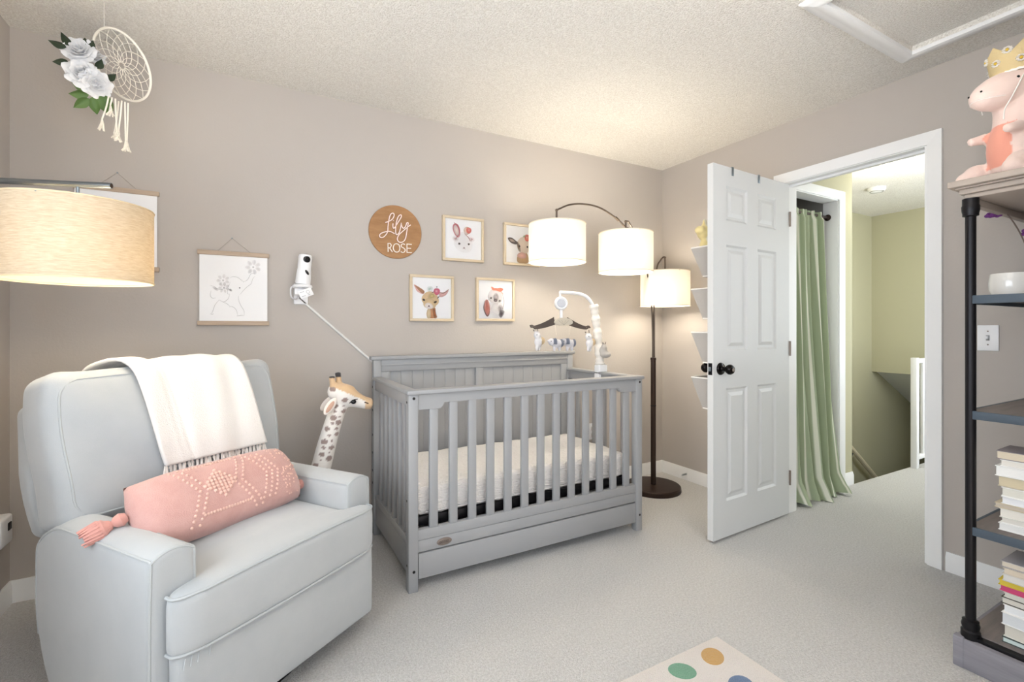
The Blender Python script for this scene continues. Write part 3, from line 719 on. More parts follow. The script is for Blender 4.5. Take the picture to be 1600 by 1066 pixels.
ele = [('l', crop(q), .0035, EG, .38) for q in (
    [(415, 515), (450, 505), (500, 515), (545, 550), (565, 565)], [(560, 565), (600, 545), (625, 510), (645, 475), (690, 470)], [(520, 705), (560, 660), (600, 620), (645, 585), (665, 530), (690, 500)],
    [(205, 600), (245, 610), (290, 640), (340, 640), (390, 620), (420, 560)], [(215, 655), (205, 700), (225, 735), (265, 735)], [(300, 755), (345, 780), (395, 745), (410, 690)], [(300, 755), (255, 810), (230, 880), (215, 905)], [(240, 905), (225, 910), (205, 905)],
    [(405, 835), (440, 835), (480, 870), (500, 935)], [(485, 940), (530, 935), (572, 935)], [(505, 715), (510, 770), (535, 830), (565, 880), (572, 930)], [(340, 780), (380, 800), (415, 830)], [(400, 610), (385, 680), (405, 700)])]
ele += [('e', *crop([(520, 630)])[0], .010, .010, 0, (60, 60, 64), .9, .7), ('e', *crop([(420, 652)])[0], .026, .018, -30, (90, 88, 92), .8, .2), ('e', *crop([(260, 635)])[0], .05, .018, -30, (150, 140, 144), .5, .1)]
for cx, cy, s_ in ((670, 400, 1.0), (340, 545, .8), (350, 625, .7)):
    for k in range(7):
        a = k*2*PI/7+.4; p = crop([(cx+60*s_*math.cos(a), cy+55*s_*math.sin(a))])[0]
        ele.append(('e', *p, .040*s_, .028*s_, -math.degrees(a), (196, 188, 192), .30, .14))
    p = crop([(cx, cy)])[0]; ele.append(('e', *p, .016, .016, 0, (140, 132, 136), .6, .15))
scroll('paper print of a line-drawn elephant holding flowers on wooden dowels', -.0735, 1.548, 1.176, .157, ele, (-.01, .068))
scroll('paper print on wooden dowels mostly hidden behind the linen lamp shade', -.537, 1.807, 1.428, .157, None, (-.0, .068))

# baby monitor, bracket and cable cover
bmn = thing('baby_monitor', 'white baby monitor camera on a wall bracket above the armchair', 'baby monitor', (.235, YB, 1.40))
yc = 2.70
body = B().lathe([(.0, -.088), (.034, -.088), (.038, -.08), (.036, -.04), (.033, .0), (.0335, .055), (.031, .066), (.022, .070), (.0, .071)], 28, T=Matrix.Translation((.245, yc, 1.478)) @ Matrix.Rotation(math.radians(5), 4, 'Y')).build('camera_body', PLASTIC, bmn, world=True)
dirc = Vector((.245*-1*.2+.30, -1.0, -.04)).normalized()
lensM = Matrix.Translation(Vector((.247, yc, 1.52))+dirc*.030) @ dirc.to_track_quat('Z', 'Y').to_matrix().to_4x4()
B().lathe([(.0, .004), (.014, .005), (.0165, .004), (.018, 0)], 24, T=lensM).build('lens', BLKP, body, world=True)
lensM2 = Matrix.Translation(Vector((.247, yc, 1.452))+dirc*.030) @ dirc.to_track_quat('Z', 'Y').to_matrix().to_4x4() @ Matrix.Rotation(.6, 4, 'Z')
B().ball((0, 0, 0), (.007, .015, .006), T=lensM2 @ Matrix.Translation((0, 0, .003))).build('sensor_window', BLKP, body, world=True)
B().lathe([(.0, 0), (.046, 0), (.05, .006), (.046, .014), (.038, .018), (.0, .018)], 28, T=Matrix.Translation((.235, yc, 1.372))).build('bracket_tray', PLASTIC, bmn, world=True)
b = B(); b.rbox((.198, yc-.01, 1.335), (.272, YB, 1.372), .006); b.rbox((.20, YB-.012, 1.29), (.27, YB, 1.40), .004); b.build('bracket_arm', PLASTIC, bmn, world=True)
b = B().tube(spline([(.19, yc+.02, 1.38), (.180, yc, 1.365), (.184, yc+.02, 1.325), (.21, yc+.06, 1.315), (.225, YB-.01, 1.335)], 6), .004, 6).build('loose_cord', PLASTIC, bmn, world=True)
tg = B().rbox((-.036, -.001, -.021), (.036, .001, .021), .0006, k=1, T=Matrix.Translation((.248, yc-.045, 1.343)) @ Matrix.Rotation(math.radians(-24), 4, 'Y') @ Matrix.Rotation(math.radians(18), 4, 'Z')).build('paper_tag', PAPER, bmn, world=True)
b = B()
MT = Matrix.Translation((.248, yc-.045, 1.343)) @ Matrix.Rotation(math.radians(-24), 4, 'Y') @ Matrix.Rotation(math.radians(18), 4, 'Z')
for z_ in (.011, -.011): b.box((-.028, -.0016, z_-.001), (-.006, -.0011, z_+.001), T=MT)
b.tube([(.012+.008*math.cos(a*PI/6), -.0014, .002+.008*math.sin(a*PI/6)) for a in range(12)], .0008, 4, closed=True, T=MT)
b.box((.006, -.0016, -.014), (.018, -.0011, -.012), T=MT); b.build('tag_print', mat('tag_ink', (150, 150, 156), .7), tg, world=True)
cc = thing('cable_cover', 'thin white cable cover running diagonally down the wall to the crib', 'cable cover', (.4, YB, 1.0))
p0, p1 = Vector((.226, 0, 1.325)), Vector((.66, 0, .925)); dv = (p1-p0).normalized(); pv = Vector((-dv.z, 0, dv.x))*.0075
b = B(); prof = [(-1, 0), (-.8, .009), (-.4, .012), (.4, .012), (.8, .009), (1, 0)]; m = len(prof)
vs = [tuple(p0+pv*a+Vector((0, YB-d, 0))) for a, d in prof]+[tuple(p1+pv*a+Vector((0, YB-d, 0))) for a, d in prof]
b.add(vs, [tuple(range(m)), tuple(range(m, 2*m))[::-1]]+[(i, (i+1) % m, m+(i+1) % m, m+i) for i in range(m)]).build('channel', mat('channel_white', (226, 224, 222), .5), cc, world=True)

# ------------------------------------------------------------------ crib
cr = thing('crib', 'grey painted wooden baby crib with slatted sides and a drawer', 'crib', (1.287, 2.39, 0))
x0, x1, y0, y1 = .602, 1.972, 2.03, 2.752
pw_ = .044
def cbx(name, lo, hi, r=.003, p=None, m=CRIB, **k): return rbx(name, lo, hi, r, m, p or cr, world=True, k=k.pop('k', 1), **k)
posts = []
for (px_, py_, zt) in ((x0, y0, .872), (x1-pw_, y0, .872), (x0, y1-.05, .99), (x1-pw_, y1-.05, .99)):
    po = cbx('corner_post', (px_, py_, 0), (px_+pw_, py_+(.05 if py_ > 2.3 else pw_), zt), .004); posts.append((po, px_, py_))
HOLE = mat('bolt_hole', (40, 38, 38), .4, metal=.5)
def bolt(parent, p, nrm, r=.0065):
    q = Vector(nrm).to_track_quat('Z', 'Y').to_matrix().to_4x4()
    return B().lathe([(r, -.002), (r, .0012), (r*.6, .0016), (.0, .0010)], 12, T=Matrix.Translation(p) @ q).build('bolt', HOLE, parent, world=True)
for (po, px_, py_) in posts[:2]:
    for z in (.853, .092): bolt(po, (px_+pw_/2+.002, y0, z), (0, -1, 0))
    sx = x0 if px_ < 1 else x1
    for z in (.835, .40, .115): bolt(po, (sx, y0+.025, z), (-1 if px_ < 1 else 1, 0, 0), .005)
for z in (.83, .70, .56, .46, .36, .29): bolt(posts[2][0], (x0, y1-.025, z), (-1, 0, 0), .0075)
for z in (.62, .52): bolt(posts[3][0], (x1-pw_-.0, y1-.03, z), (-1, 0, 0), .0075)
# front: cap rail, apron, slats, lower rail, drawer
cbx('front_cap_rail', (x0-.008, y0-.012, .870), (x1+.008, y0+pw_+.006, .889), .005, k=2)
ap = B(); xa, xb = x0+pw_, x1-pw_
zl, zh = .800, .826
poly = [(xa, .870), (xa, zl), (xa+.095, zl)]
for i in range(1, 7): a = PI/2*i/6; poly.append((xa+.095+.028*math.sin(a), zl+(zh-zl)*(1-math.cos(a))))
for i in range(6, 0, -1): a = PI/2*i/6; poly.append((xb-.095-.028*math.sin(a), zl+(zh-zl)*(1-math.cos(a))))
poly += [(xb-.095, zl), (xb, zl), (xb, .870)]
ap.prism(poly, y0+.008, y0+.034, lambda u, v, d: (u, d, v)).build('front_apron', CRIB, cr, world=True, smooth=20)
sl = None
for i in range(13):
    xc = .722+(1.866-.722)*i/12
    zt = .805 if i in (0, 12) else .83
    cbx('front_slat', (xc-.020, y0+.012, .262), (xc+.020, y0+.030, zt), .003)
lr = cbx('front_lower_rail', (xa, y0+.006, .222), (xb, y0+.036, .268), .003)
lr2 = cbx('front_fascia', (xa, y0+.009, .168), (xb, y0+.034, .2205), .002)
dr = cbx('drawer_front', (xa+.003, y0+.004, .052), (xb-.003, y0+.024, .163), .003)
B().box((xa+.01, y0+.024, .06), (xb-.01, y1-.1, .15)).build('drawer_box', CRIB, dr, world=True, smooth=0)
bd = B().lathe([(.0, .0), (.0170, 0), (.0170, .002), (.0150, .0035), (.0, .0035)], 28, T=Matrix.Translation((.770, y0+.009, .194)) @ Matrix.Diagonal((2.1, 1, 1, 1)) @ Rm).build('name_badge', NICKEL, lr2, world=True)
b = B()
for dx in (-.020, -.011, -.002, .007, .016): b.tube([(.770+dx+.0035*math.cos(a*PI/4), y0+.0052, .194+.0055*math.sin(a*PI/4)) for a in range(8)], .0009, 4, closed=True)
b.build('badge_relief', mat('badge_dark', (84, 74, 68), .5), bd, world=True)
# sides
for sgn, xs_ in ((-1, x0), (1, x1-pw_)):
    ya, yb_ = y0+pw_, y1-.05
    cbx('side_top_rail', (xs_+.006, ya, .815), (xs_+pw_-.006, yb_, .872), .003)
    cbx('side_cap', (xs_-.006, ya+.006, .870), (xs_+pw_+.006, yb_+.012, .887), .005, k=2)
    for i in range(6):
        yy = ya+(yb_-ya)*(i+1)/7
        cbx('side_slat', (xs_+.013, yy-.018, .205), (xs_+.031, yy+.018, .82), .003)
    cbx('side_lower_rail', (xs_+.008, ya, .188), (xs_+pw_-.008, yb_, .225), .003)
    cbx('side_panel', (xs_+.012, ya, .062), (xs_+pw_-.012, yb_, .186), .002)
# headboard
cbx('headboard_cap', (x0-.014, y1-.058, .982), (x1+.014, y1+.006, 1.003), .005, k=2)
yh0, yh1 = y1-.045, y1-.012
cbx('headboard_top_rail', (xa, yh0, .915), (xb, yh1, .985), .003)
cbx('headboard_moulding', (xa, yh0-.006, .948), (xb, yh0, .956), .002)
for u in (xa, 1.232, xb-.05): cbx('headboard_stile', (u, yh0, .20), (u+.05, yh1, .915), .003)
cbx('headboard_bottom_rail', (xa+.05, yh0, .30), (xb-.05, yh1, .425), .003)
for (ua, ub) in ((xa+.05, 1.232), (1.282, xb-.05)):
    n = 8; wd = (ub-ua)/n
    for i in range(n):
        cbx('headboard_plank', (ua+wd*i+.0003, yh0+.012, .425), (ua+wd*(i+1)-.0003, yh0+.022, .915), .0012)
sp_ = B()
for yy in (2.105, 2.69): sp_.rbox((.66, yy-.012, .262), (1.915, yy+.012, .302), .002, k=1)
for xx in (.655, 1.92): sp_.rbox((xx-.01, 2.09, .262), (xx+.01, 2.70, .302), .002, k=1)
for i in range(9): sp_.tube([(.66+1.26*i/8, 2.10, .285), (.66+1.26*i/8, 2.69, .285)], .004, 6)
mf = sp_.build('mattress_support', BLACKM, cr, world=True)
B().tube([(.657, 2.10, .30), (.652, 2.10, .37), (.652, 2.25, .30)], .006, 6).build('support_bracket', BLACKM, cr, world=True)
B().tube([(1.918, 2.10, .27), (1.945, 2.22, .33), (1.945, 2.30, .38)], .006, 6).build('support_bracket', BLACKM, cr, world=True)
def mfn(p, h):
    x, y, z = p
    e = max(abs(x/h[0]), abs(y/h[1]))
    if z > 0: z += .012*(1-e**4)
    if e > .95: 
        k = 1+.004*math.sin(x*95)+.004*math.sin(y*80); return [x, y+.006*math.sin(x*42)*(abs(y/h[1]) > .95), z+.004*math.sin(x*60+y*30)]
    return [x, y, z+.0025*math.sin(x*42)*math.sin(y*30)]
mt = thing('crib_mattress', 'white quilted mattress with a fitted sheet inside the crib', 'mattress', (1.287, 2.395, .302))
B().rbox((.662, 2.098, .302), (1.912, 2.695, .438), .03, k=4, m=(40, 20, 4), fn=mfn).build('fitted_sheet', MATTR, mt, world=True, smooth=180)
B().tube([(.70, 2.097, .318), (1.88, 2.097, .318)], .003, 6).build('elastic_hem', MATTR, mt, world=True)

# ------------------------------------------------------------------ crib mobile
mo = thing('crib_mobile', 'white crib mobile with small grey plush animals hanging over the crib', 'crib mobile', (1.95, 2.38, .88))
SL = mat('sleeve_cotton', (240, 234, 226), .95, bump=(60, .5, 3, .004)); ST = mat('stone_felt', (186, 178, 168), .95); DB = mat('dark_bar_felt', (64, 56, 54), .8)
cbp = B(); cbp.rbox((1.922, 2.352, .77), (1.99, 2.408, .93), .01, k=2)
cbp.build('clamp', PLASTIC, mo, world=True)
B().tube(spline([(1.957, 2.38, .74), (1.965, 2.375, .70), (1.955, 2.38, .66)], 5), .004, 6).build('tie_ribbon', PLASTIC, mo, world=True)
arm_pts = spline([(1.952, 2.38, .91), (1.944, 2.38, 1.0), (1.93, 2.38, 1.12), (1.915, 2.38, 1.22), (1.895, 2.38, 1.30), (1.85, 2.38, 1.352), (1.79, 2.38, 1.374), (1.72, 2.38, 1.378), (1.64, 2.38, 1.378)], 6)
B().tube(arm_pts, .010, 10).build('arm', PLASTIC, mo, world=True)
sv = spline([(1.948, 2.38, .93), (1.942, 2.38, 1.0), (1.93, 2.38, 1.12), (1.915, 2.38, 1.22), (1.897, 2.38, 1.31)], 10)
slo = B().tube(sv, [.026+.0025*math.sin(i*1.5)+.003*math.sin(i*.7) for i in range(len(sv))], 12).build('arm_sleeve', SL, mo, world=True)
B().tube([(1.642, 2.38, 1.378), (1.642, 2.38, 1.35)], .006, 8).build('drop_link', PLASTIC, mo, world=True)
mdir = Vector((-.35, -.93, 0)).normalized(); mM = Matrix.Translation((1.648, 2.38, 1.312)) @ mdir.to_track_quat('Z', 'Y').to_matrix().to_4x4()
mb = B().lathe([(.0, -.032), (.026, -.03), (.038, -.018), (.042, 0), (.038, .018), (.032, .022), (.030, .016), (.0, .016)], 28, T=mM).build('music_box', PLASTIC, mo, world=True)
B().lathe([(.0, .021), (.022, .020), (.0265, .016)], 24, T=mM).build('dial', mat('dial_grey', (196, 198, 206), .5), mb, world=True)
B().tube([(1.65, 2.38, 1.275), (1.65, 2.38, 1.225)], .009, 8).build('spindle', PLASTIC, mo, world=True)
hd = Vector((.86, .5, 0)).normalized()
def hb(sg, u):
    r = .052+.168*u; z = 1.205-.035*math.sin(u*PI*.5)*1.2+(.008 if u > .85 else 0)
    return Vector((1.65, 2.38, z))+hd*0+Vector((sg*r, -sg*0.0, 0))
for sg in (-1, 1):
    pts = [hb(sg, i/8)+Vector((0, 0, .0)) for i in range(9)]
    ob = B()
    for i, p in enumerate(pts): pass
    ob.sheet(lambda u, v, sg=sg: tuple(hb(sg, u)+Vector((0, (v-.5)*.012, 0))+Vector((0, 0, (v-.5)*(.034*(1-u)+.012)))), 12, 4, .006)
    ob.build('hanger_arm', DB, mo, world=True)
lf = B().prism([(1.65+.066*math.cos(a*PI/12), 1.196+.028*math.sin(a*PI/12)*(1 if math.sin(a*PI/12) > 0 else .7)) for a in range(24)], 2.350, 2.360, lambda u, v, d: (u, d-.03*0, v)).build('leaf_disc', mat('leaf_linen', (206, 198, 184), .9), mo, world=True)
b = B()
for a in (-.045, -.02, .01, .035): b.tube([(1.65, 2.3485, 1.180), (1.65+a, 2.3485, 1.210)], .0007, 4)
b.build('leaf_veins', mat('vein', (150, 142, 130), .9), lf, world=True)
def mob_toy(x, y, z, kind):
    b = B()
    if kind == 'bee':
        b.ball((0, 0, .045), (.022, .02, .022)); b.ball((.008, 0, .005), (.026, .02, .03)); b.ball((.034, 0, .012), (.022, .012, .024))
        b.ball((-.006, -.006, -.03), (.010, .01, .02)); b.ball((.018, .006, -.03), (.010, .01, .02)); b.tube([(-.01, 0, .06), (-.028, 0, .078)], .0045, 6); b.tube([(.006, 0, .065), (.002, 0, .09)], .0045, 6)
        col = lambda c, n: (92, 84, 82) if c.z > .068 else ((206, 182, 146) if c.x > .024 else (230, 228, 230))
    else:
        b.ball((0, 0, .0), (.036, .026, .026)); b.ball((-.038, -.004, .01), (.022, .02, .022)); b.ball((-.02, -.018, .012), (.016, .008, .024)); b.ball((.036, 0, .002), (.016, .018, .026))
        for dx in (-.018, .018): b.ball((dx, -.006, -.03), (.010, .01, .02))
        b.tube([(-.05, 0, .008), (-.066, -.004, .02)], .006, 6)
        col = lambda c, n: (112, 118, 134) if (c.x > .024 or (-.034 < c.x < -.008 and c.z > -.004)) else (214, 212, 218)
    me = remesh(b, .005, 3, col); o = link('plush_animal', me, mo); o.location = (x-1.95, y-2.38, z-.88)
    e = B(); e.ball((-.012 if kind == 'bee' else -.05, -.018, .048 if kind == 'bee' else .014), .003, 6, 5); e.build('eye', BLKP, o)
    return o
for x, y, z, k in ((1.478, 2.38, 1.075, 'bee'), (1.605, 2.365, 1.07, 'ele'), (1.722, 2.40, 1.068, 'ele'), (1.842, 2.36, 1.062, 'bee')):
    mob_toy(x, y, z, k)
    B().tube([(x, y, z+.05), (x, 2.38, 1.18 if abs(x-1.65) < .1 else 1.165)], .0008, 4).build('hanging_thread', COTTON, mo, world=True)
b = B(); b.ball((1.952, 2.352, 1.02), (.03, .026, .03)); b.ball((1.965, 2.345, .995), (.042, .03, .022)); b.ball((1.945, 2.335, 1.045), (.02, .018, .018)); b.tube([(1.94, 2.335, 1.055), (1.93, 2.33, 1.075)], .005, 6); b.tube([(1.955, 2.335, 1.058), (1.955, 2.33, 1.078)], .005, 6)
me = remesh(b, .006, 3, lambda c, n: (96, 88, 84) if c.z > 1.062 else (188, 182, 176)); o = link('sleeve_animal', me, mo); o.location = (-1.95, -2.38, -.88)

# ------------------------------------------------------------------ three-headed arc floor lamp
la = thing('arc_floor_lamp', 'dark bronze floor lamp with three white drum shades behind the crib', 'floor lamp', (2.54, 2.505, 0))
B().lathe([(.0, 0), (.19, 0), (.192, .004), (.19, .03), (.184, .036), (.0, .038)], 48).build('base', BRONZE, la)
po = B().lathe([(.0185, .036), (.0185, .93), (.0205, .932), (.0205, .948), (.008, .952), (.0, .952)], 20).build('pole', BRONZE, la)
B().lathe([(.0192, .60), (.0198, .602), (.0198, .606), (.0192, .608)], 20).build('pole_joint', BLACKM, po)
PT = (2.54, 2.505, .945)
rods = [[(2.532, 2.50, .945), (2.51, 2.495, 1.35), (2.40, 2.45, 1.62), (2.20, 2.37, 1.80), (2.142, 2.36, 1.822), (2.081, 2.37, 1.871), (1.95, 2.38, 1.928), (1.825, 2.386, 1.938), (1.718, 2.39, 1.921), (1.62, 2.39, 1.876)],
        [(2.545, 2.50, .945), (2.53, 2.49, 1.35), (2.44, 2.45, 1.62), (2.26, 2.37, 1.775), (2.17, 2.335, 1.825), (2.142, 2.331, 1.852), (2.122, 2.331, 1.850)],
        [(2.54, 2.512, .945), (2.55, 2.51, 1.30), (2.567, 2.50, 1.58), (2.59, 2.485, 1.65), (2.615, 2.478, 1.676), (2.626, 2.475, 1.668)]]
ends = [(1.622, 2.388, 1.876, 1.785), (2.12, 2.331, 1.850, 1.770), (2.625, 2.475, 1.67, 1.566)]
for r_, e in zip(rods, ends):
    ro = B().tube(spline(r_, 8), .0055, 10).build('curved_arm', BRONZE2, la, world=True)
    B().tube([(e[0], e[1], e[2]+.008), (e[0], e[1], e[3]-.06)], .0062, 10).build('drop_stem', BRONZE2, ro, world=True)
    B().ball((e[0], e[1], e[2]), .009, 10, 8).build('swivel', BRONZE2, ro, world=True)
B().tube([(2.093, 2.368, 1.862), (2.069, 2.371, 1.880)], .009, 10).build('arm_collar', BRONZE2, la, world=True)
WARM = (1.0, .90, .73)
for (sx, sy, zb, zt) in ((1.625, 2.387, 1.560, 1.789), (2.12, 2.331, 1.522, 1.772), (2.625, 2.475, 1.322, 1.568)):
    R_ = .1725
    b = B(); vs = []; n = 56
    b.lathe([(R_-.002, zb), (R_, zb), (R_, zt), (R_-.002, zt)], n, c=(sx, sy, 0)); b.f = b.f[:-2]
    b.f += [(3*n+j, 3*n+(j+1) % n, (j+1) % n, j) for j in range(n)]
    sh = b.build('lamp_shade', SHADEW, la, world=True)
    for z in (zb, zt): B().tube([(sx+R_*math.cos(2*PI*a/48), sy+R_*math.sin(2*PI*a/48), z) for a in range(48)], .0028, 6, closed=True).build('shade_rim', SHADEI, sh, world=True)
    b = B()
    for a in range(3): b.tube([(sx, sy, zt-.03), (sx+R_*math.cos(a*2.094+.3), sy+R_*math.sin(a*2.094+.3), zt-.004)], .0022, 6)
    b.build('spider_fitter', BRONZE2, sh, world=True)
    zc = (zb+zt)/2
    B().lathe([(.016, .05), (.018, .0), (.015, .045)], 12, c=(sx, sy, zc+.02)).build('bulb_socket', BLACKM, la, world=True)
    B().ball((sx, sy, zc-.01), (.028, .028, .034), 14, 10).build('bulb', mat('lit_bulb', (255, 240, 210), .5, emit=((255, 226, 176), 6.0)), la, world=True)
    point('lamp_bulb_light', (sx, sy, zc-.02), 12.0, WARM, .06)

# ------------------------------------------------------------------ linen-shade lamp by the armchair
lb = thing('overarm_floor_lamp', 'steel floor lamp arm with a large linen drum shade beside the armchair', 'floor lamp', (-.81, 2.15, 0))
B().lathe([(.0, 0), (.075, 0), (.077, .004), (.075, .022), (.0, .026)], 36).build('base', STEEL, lb)
B().tube([(-.81, 2.15, .024), (-.81, 2.15, 1.70)], .011, 14).build('pole', STEEL, lb, world=True)
sx, sy, zb, zt, R_ = -.496, 2.042, 1.316, 1.561, .20
dv = Vector((.95, -.324, 0)).normalized()
a0 = Vector((sx, sy, 1.633))
B().tube([a0-dv*.32, a0+dv*.098], .0098, 16).build('arm', STEEL, lb, world=True)
B().tube([a0+dv*.0975, a0+dv*.0985], .0075, 14).build('arm_end_hole', BRONZE, lb, world=True)
B().lathe([(.016, 1.60), (.016, 1.66)], 14, c=(-.81, 2.15, 0)).build('arm_clamp', STEEL, lb, world=True)
B().tube([(sx, sy, 1.63), (sx, sy, 1.50)], .005, 10).build('drop_stem', STEEL, lb, world=True)
b = B(); n = 72
b.lathe([(R_-.003, zb), (R_, zb), (R_, zt), (R_-.003, zt)], n, c=(sx, sy, 0)); b.f = b.f[:-2]; b.f += [(3*n+j, 3*n+(j+1) % n, (j+1) % n, j) for j in range(n)]
sh = b.build('lamp_shade', SHADEL, lb, world=True)
for z in (zb, zt): B().tube([(sx+R_*math.cos(2*PI*a/64), sy+R_*math.sin(2*PI*a/64), z) for a in range(64)], .0026, 6, closed=True).build('shade_rim', mat('linen_trim', (226, 206, 172), .9), sh, world=True)
bl_ = B(); bl_.lathe([(R_-.0045, zb+.004), (R_-.0045, zt-.004)], n, c=(sx, sy, 0)); bl_.f = bl_.f[:-2]
bl_.build('shade_liner', mat('white_liner', (255, 252, 246), .9, trans=.75, spec=.05), sh, world=True)
b = B()
for a in range(3): b.tube([(sx, sy, zt-.05), (sx+R_*math.cos(a*2.094+.3), sy+R_*math.sin(a*2.094+.3), zt-.004)], .0024, 6)
b.build('spider_fitter', STEEL, sh, world=True)
B().ball((sx, sy, 1.45), (.03, .03, .038), 14, 10).build('bulb', mat('lit_bulb', (255, 240, 210)), lb, world=True)
point('linen_lamp_light', (sx+.03, sy-.01, 1.41), 7.5, (1.0, .85, .62), .05)

# ------------------------------------------------------------------ armchair
CA = math.radians(35)
ch = thing('recliner_armchair', 'pale grey upholstered glider recliner armchair in the corner', 'armchair', (.1347, 1.646, 0), CA)
def armfn(p, h):
    x, y, z = p
    yy = y/h[1]
    if z > 0:
        t = z/h[2]
        z += t*(.022*(1-(x/h[0])**2) - .012)
        if yy > .45: z -= t*.085*((yy-.45)/.55)**2
    else:
        if yy > .5: y -= .10*(-z/h[2])**2*((yy-.5)/.5)
        if z < -h[2]*.85: y = y*.985
    x += .006*(1-(z/h[2])**2)*(1 if x > 0 else -1)*.5
    return [x, y, z]
for sg in (-1, 1):
    lo = (min(sg*.275, sg*.387), .068, .065); hi = (max(sg*.275, sg*.387), .70, .583)
    am = B().rbox(lo, hi, .018, k=3, m=(5, 14, 10), fn=armfn).build('arm', CHAIRF, ch, smooth=180)
    cx, hx_, cy, hy_, cz, hz_ = sg*.331, .056, .384, .316, .324, .259
    def ap_(x, y, z): q = armfn([x, y, z], (hx_, hy_, hz_)); return (q[0]+cx, q[1]+cy, q[2]+cz)
    for xs_ in (-1, 1):
        xx = xs_*(hx_-.004)
        pts = [ap_(xx, -hy_+.006, z) for z in (-.245, -.15, -.05, .05, .15, .225)]+[ap_(xx, -hy_+.008, hz_-.006)]+[ap_(xx, y, hz_-.004) for y in (-.28, -.2, -.1, 0, .1, .18, .24, .28)]+[ap_(xx, hy_-.012, hz_-.014)]+[ap_(xx, hy_-.006, z) for z in (.2, .1, 0, -.1)]
        B().tube(spline(pts, 3), .0042, 6).build('piping', PIPEF, am)
    pts = [ap_(x, -hy_+.006, hz_-.006) for x in (-hx_+.004, -.03, 0, .03, hx_-.004)]
    B().tube(spline(pts, 3), .0042, 6).build('piping', PIPEF, am)
# lower front panel (footrest)
def ffn(p, h):
    x, y, z = p
    y -= .010*(1-(x/h[0])**2)*(1-(z/h[2])**2)*(1 if y < 0 else 0)
    if z > h[2]*.6: y += .008*(z/h[2]-.6)
    return [x, y, z]
B().rbox((-.352, .012, .072), (.352, .068, .335), .022, k=3, m=(12, 1, 6), fn=ffn).build('footrest_panel', CHAIRF, ch, smooth=180)
b = B()
for x in (-.335, -.318, -.30, -.27): b.tube([(x, .016-.004, .318), (x-.008, .006, .295)], .0016, 4)
b.build('seam_gathers', mat('seam_grey', (186, 191, 194), .9), ch)
rbx('seat_deck', (-.274, .07, .09), (.274, .66, .335), .01, CHAIRF, ch)
# T seat cushion
def width_at(y):          # half width at depth y from the cushion front
    if y < .060: return .362
    if y < .085: return .362+(.272-.362)*(y-.060)/.025
    return .272
HB, CBY = .30, .30
def sfn(p, h):
    x, y, z = p
    d = y+h[1]
    s = width_at(d)/h[0]
    rx = x/h[0]
    x *= s
    if z > 0: z += .020*(1-abs(rx)**2.5)*min(1, d/.12) + .012*(1-rx*rx)
    fr = max(0, 1-d/.05)
    y -= .012*(1-rx*rx)*fr
    y += .020*max(0, abs(rx)-.86)/.14*fr*1.2
    return [x, y, z]
cu = B().rbox((-.362, 0, .322), (.362, .60, .478), .026, k=4, m=(24, 30, 4), fn=sfn).build('seat_cushion', CHAIRF, ch, smooth=180)
def cpt(x, z):
    q = sfn([x, -.300+.006, z], (.362, .30, .078)); return (q[0], q[1]+.30, q[2]+.40)
def cpath():
    r_, e_ = .026, .005
    P_ = [(-.362+e_, -.243), (-.362+e_, -.274)]
    P_ += [(-.336-(r_-e_)*math.cos(t*PI/8), -.274-(r_-e_)*math.sin(t*PI/8)) for t in range(1, 5)]
    P_ += [(-.336+.672*i/14, -.300+e_) for i in range(1, 14)]
    P_ += [(.336+(r_-e_)*math.sin(t*PI/8), -.274-(r_-e_)*math.cos(t*PI/8)) for t in range(0, 5)]
    return P_+[(.362-e_, -.243)]
for z in (.073, -.073):
    pts = [sfn([px_, py_, z], (.362, .30, .078)) for px_, py_ in cpath()]
    B().tube([(q[0], q[1]+.30, q[2]+.40) for q in pts], .0046, 6).build('piping', PIPEF, cu)
# back: shell and cushion, reclined
RB = Matrix.Translation((0, .60, .50)) @ Matrix.Rotation(math.radians(-13), 4, 'X')
def shfn(p, h):
    x, y, z = p
    if z > 0: x *= 1-.03*(z/h[2])
    else: x *= 1-.06*(-z/h[2])**2
    return [x, y, z]
B().rbox((-.386, .115, .02), (.386, .20, .455), .03, k=3, m=(8, 2, 8), fn=shfn, T=RB).build('back_shell', CHAIRF, ch, smooth=180)
def bfn(p, h):
    x, y, z = p
    rx, rz = x/h[0], z/h[2]
    if y < 0: y -= .030*(1-rx*rx)*(1-rz*rz)
    x *= 1+.018*math.sin((rz+.2)*2.5)-.02*max(0, rz)**3
    z += .014*(1-rx*rx)*(1 if z > 0 else 0) + (.012*max(0, abs(rx)-.75)/.25 if z > 0 else 0)
    y += .004*math.sin(rx*6+rz*5)
    return [x, y, z]
bcM = RB
bc = B().rbox((-.388, -.075, .035), (.388, .120, .522), .05, k=5, m=(22, 4, 18), fn=bfn, T=bcM).build('back_cushion', CHAIRF, ch, smooth=180)
hb_ = (.388, .0975, .2435); cb_ = (0, .0225, .2785)
def bpt(x, z, y=-.0975+.004):
    q = bfn([x, y, z], hb_); return bcM @ Vector((q[0]+cb_[0], q[1]+cb_[1], q[2]+cb_[2]))
lp_ = []
X_, Z_, rr = .355, .212, .06
for cx, cz, a0_ in ((X_-rr, Z_-rr, 0), (-X_+rr, Z_-rr, 90), (-X_+rr, -Z_+rr, 180), (X_-rr, -Z_+rr, 270)):
    for i in range(6):
        a = math.radians(a0_+90*i/5); lp_.append(bpt(cx+rr*math.cos(a), cz+rr*math.sin(a)))
full = []
for i in range(len(lp_)):
    a, b_ = lp_[i], lp_[(i+1) % len(lp_)]
    full.append(a)
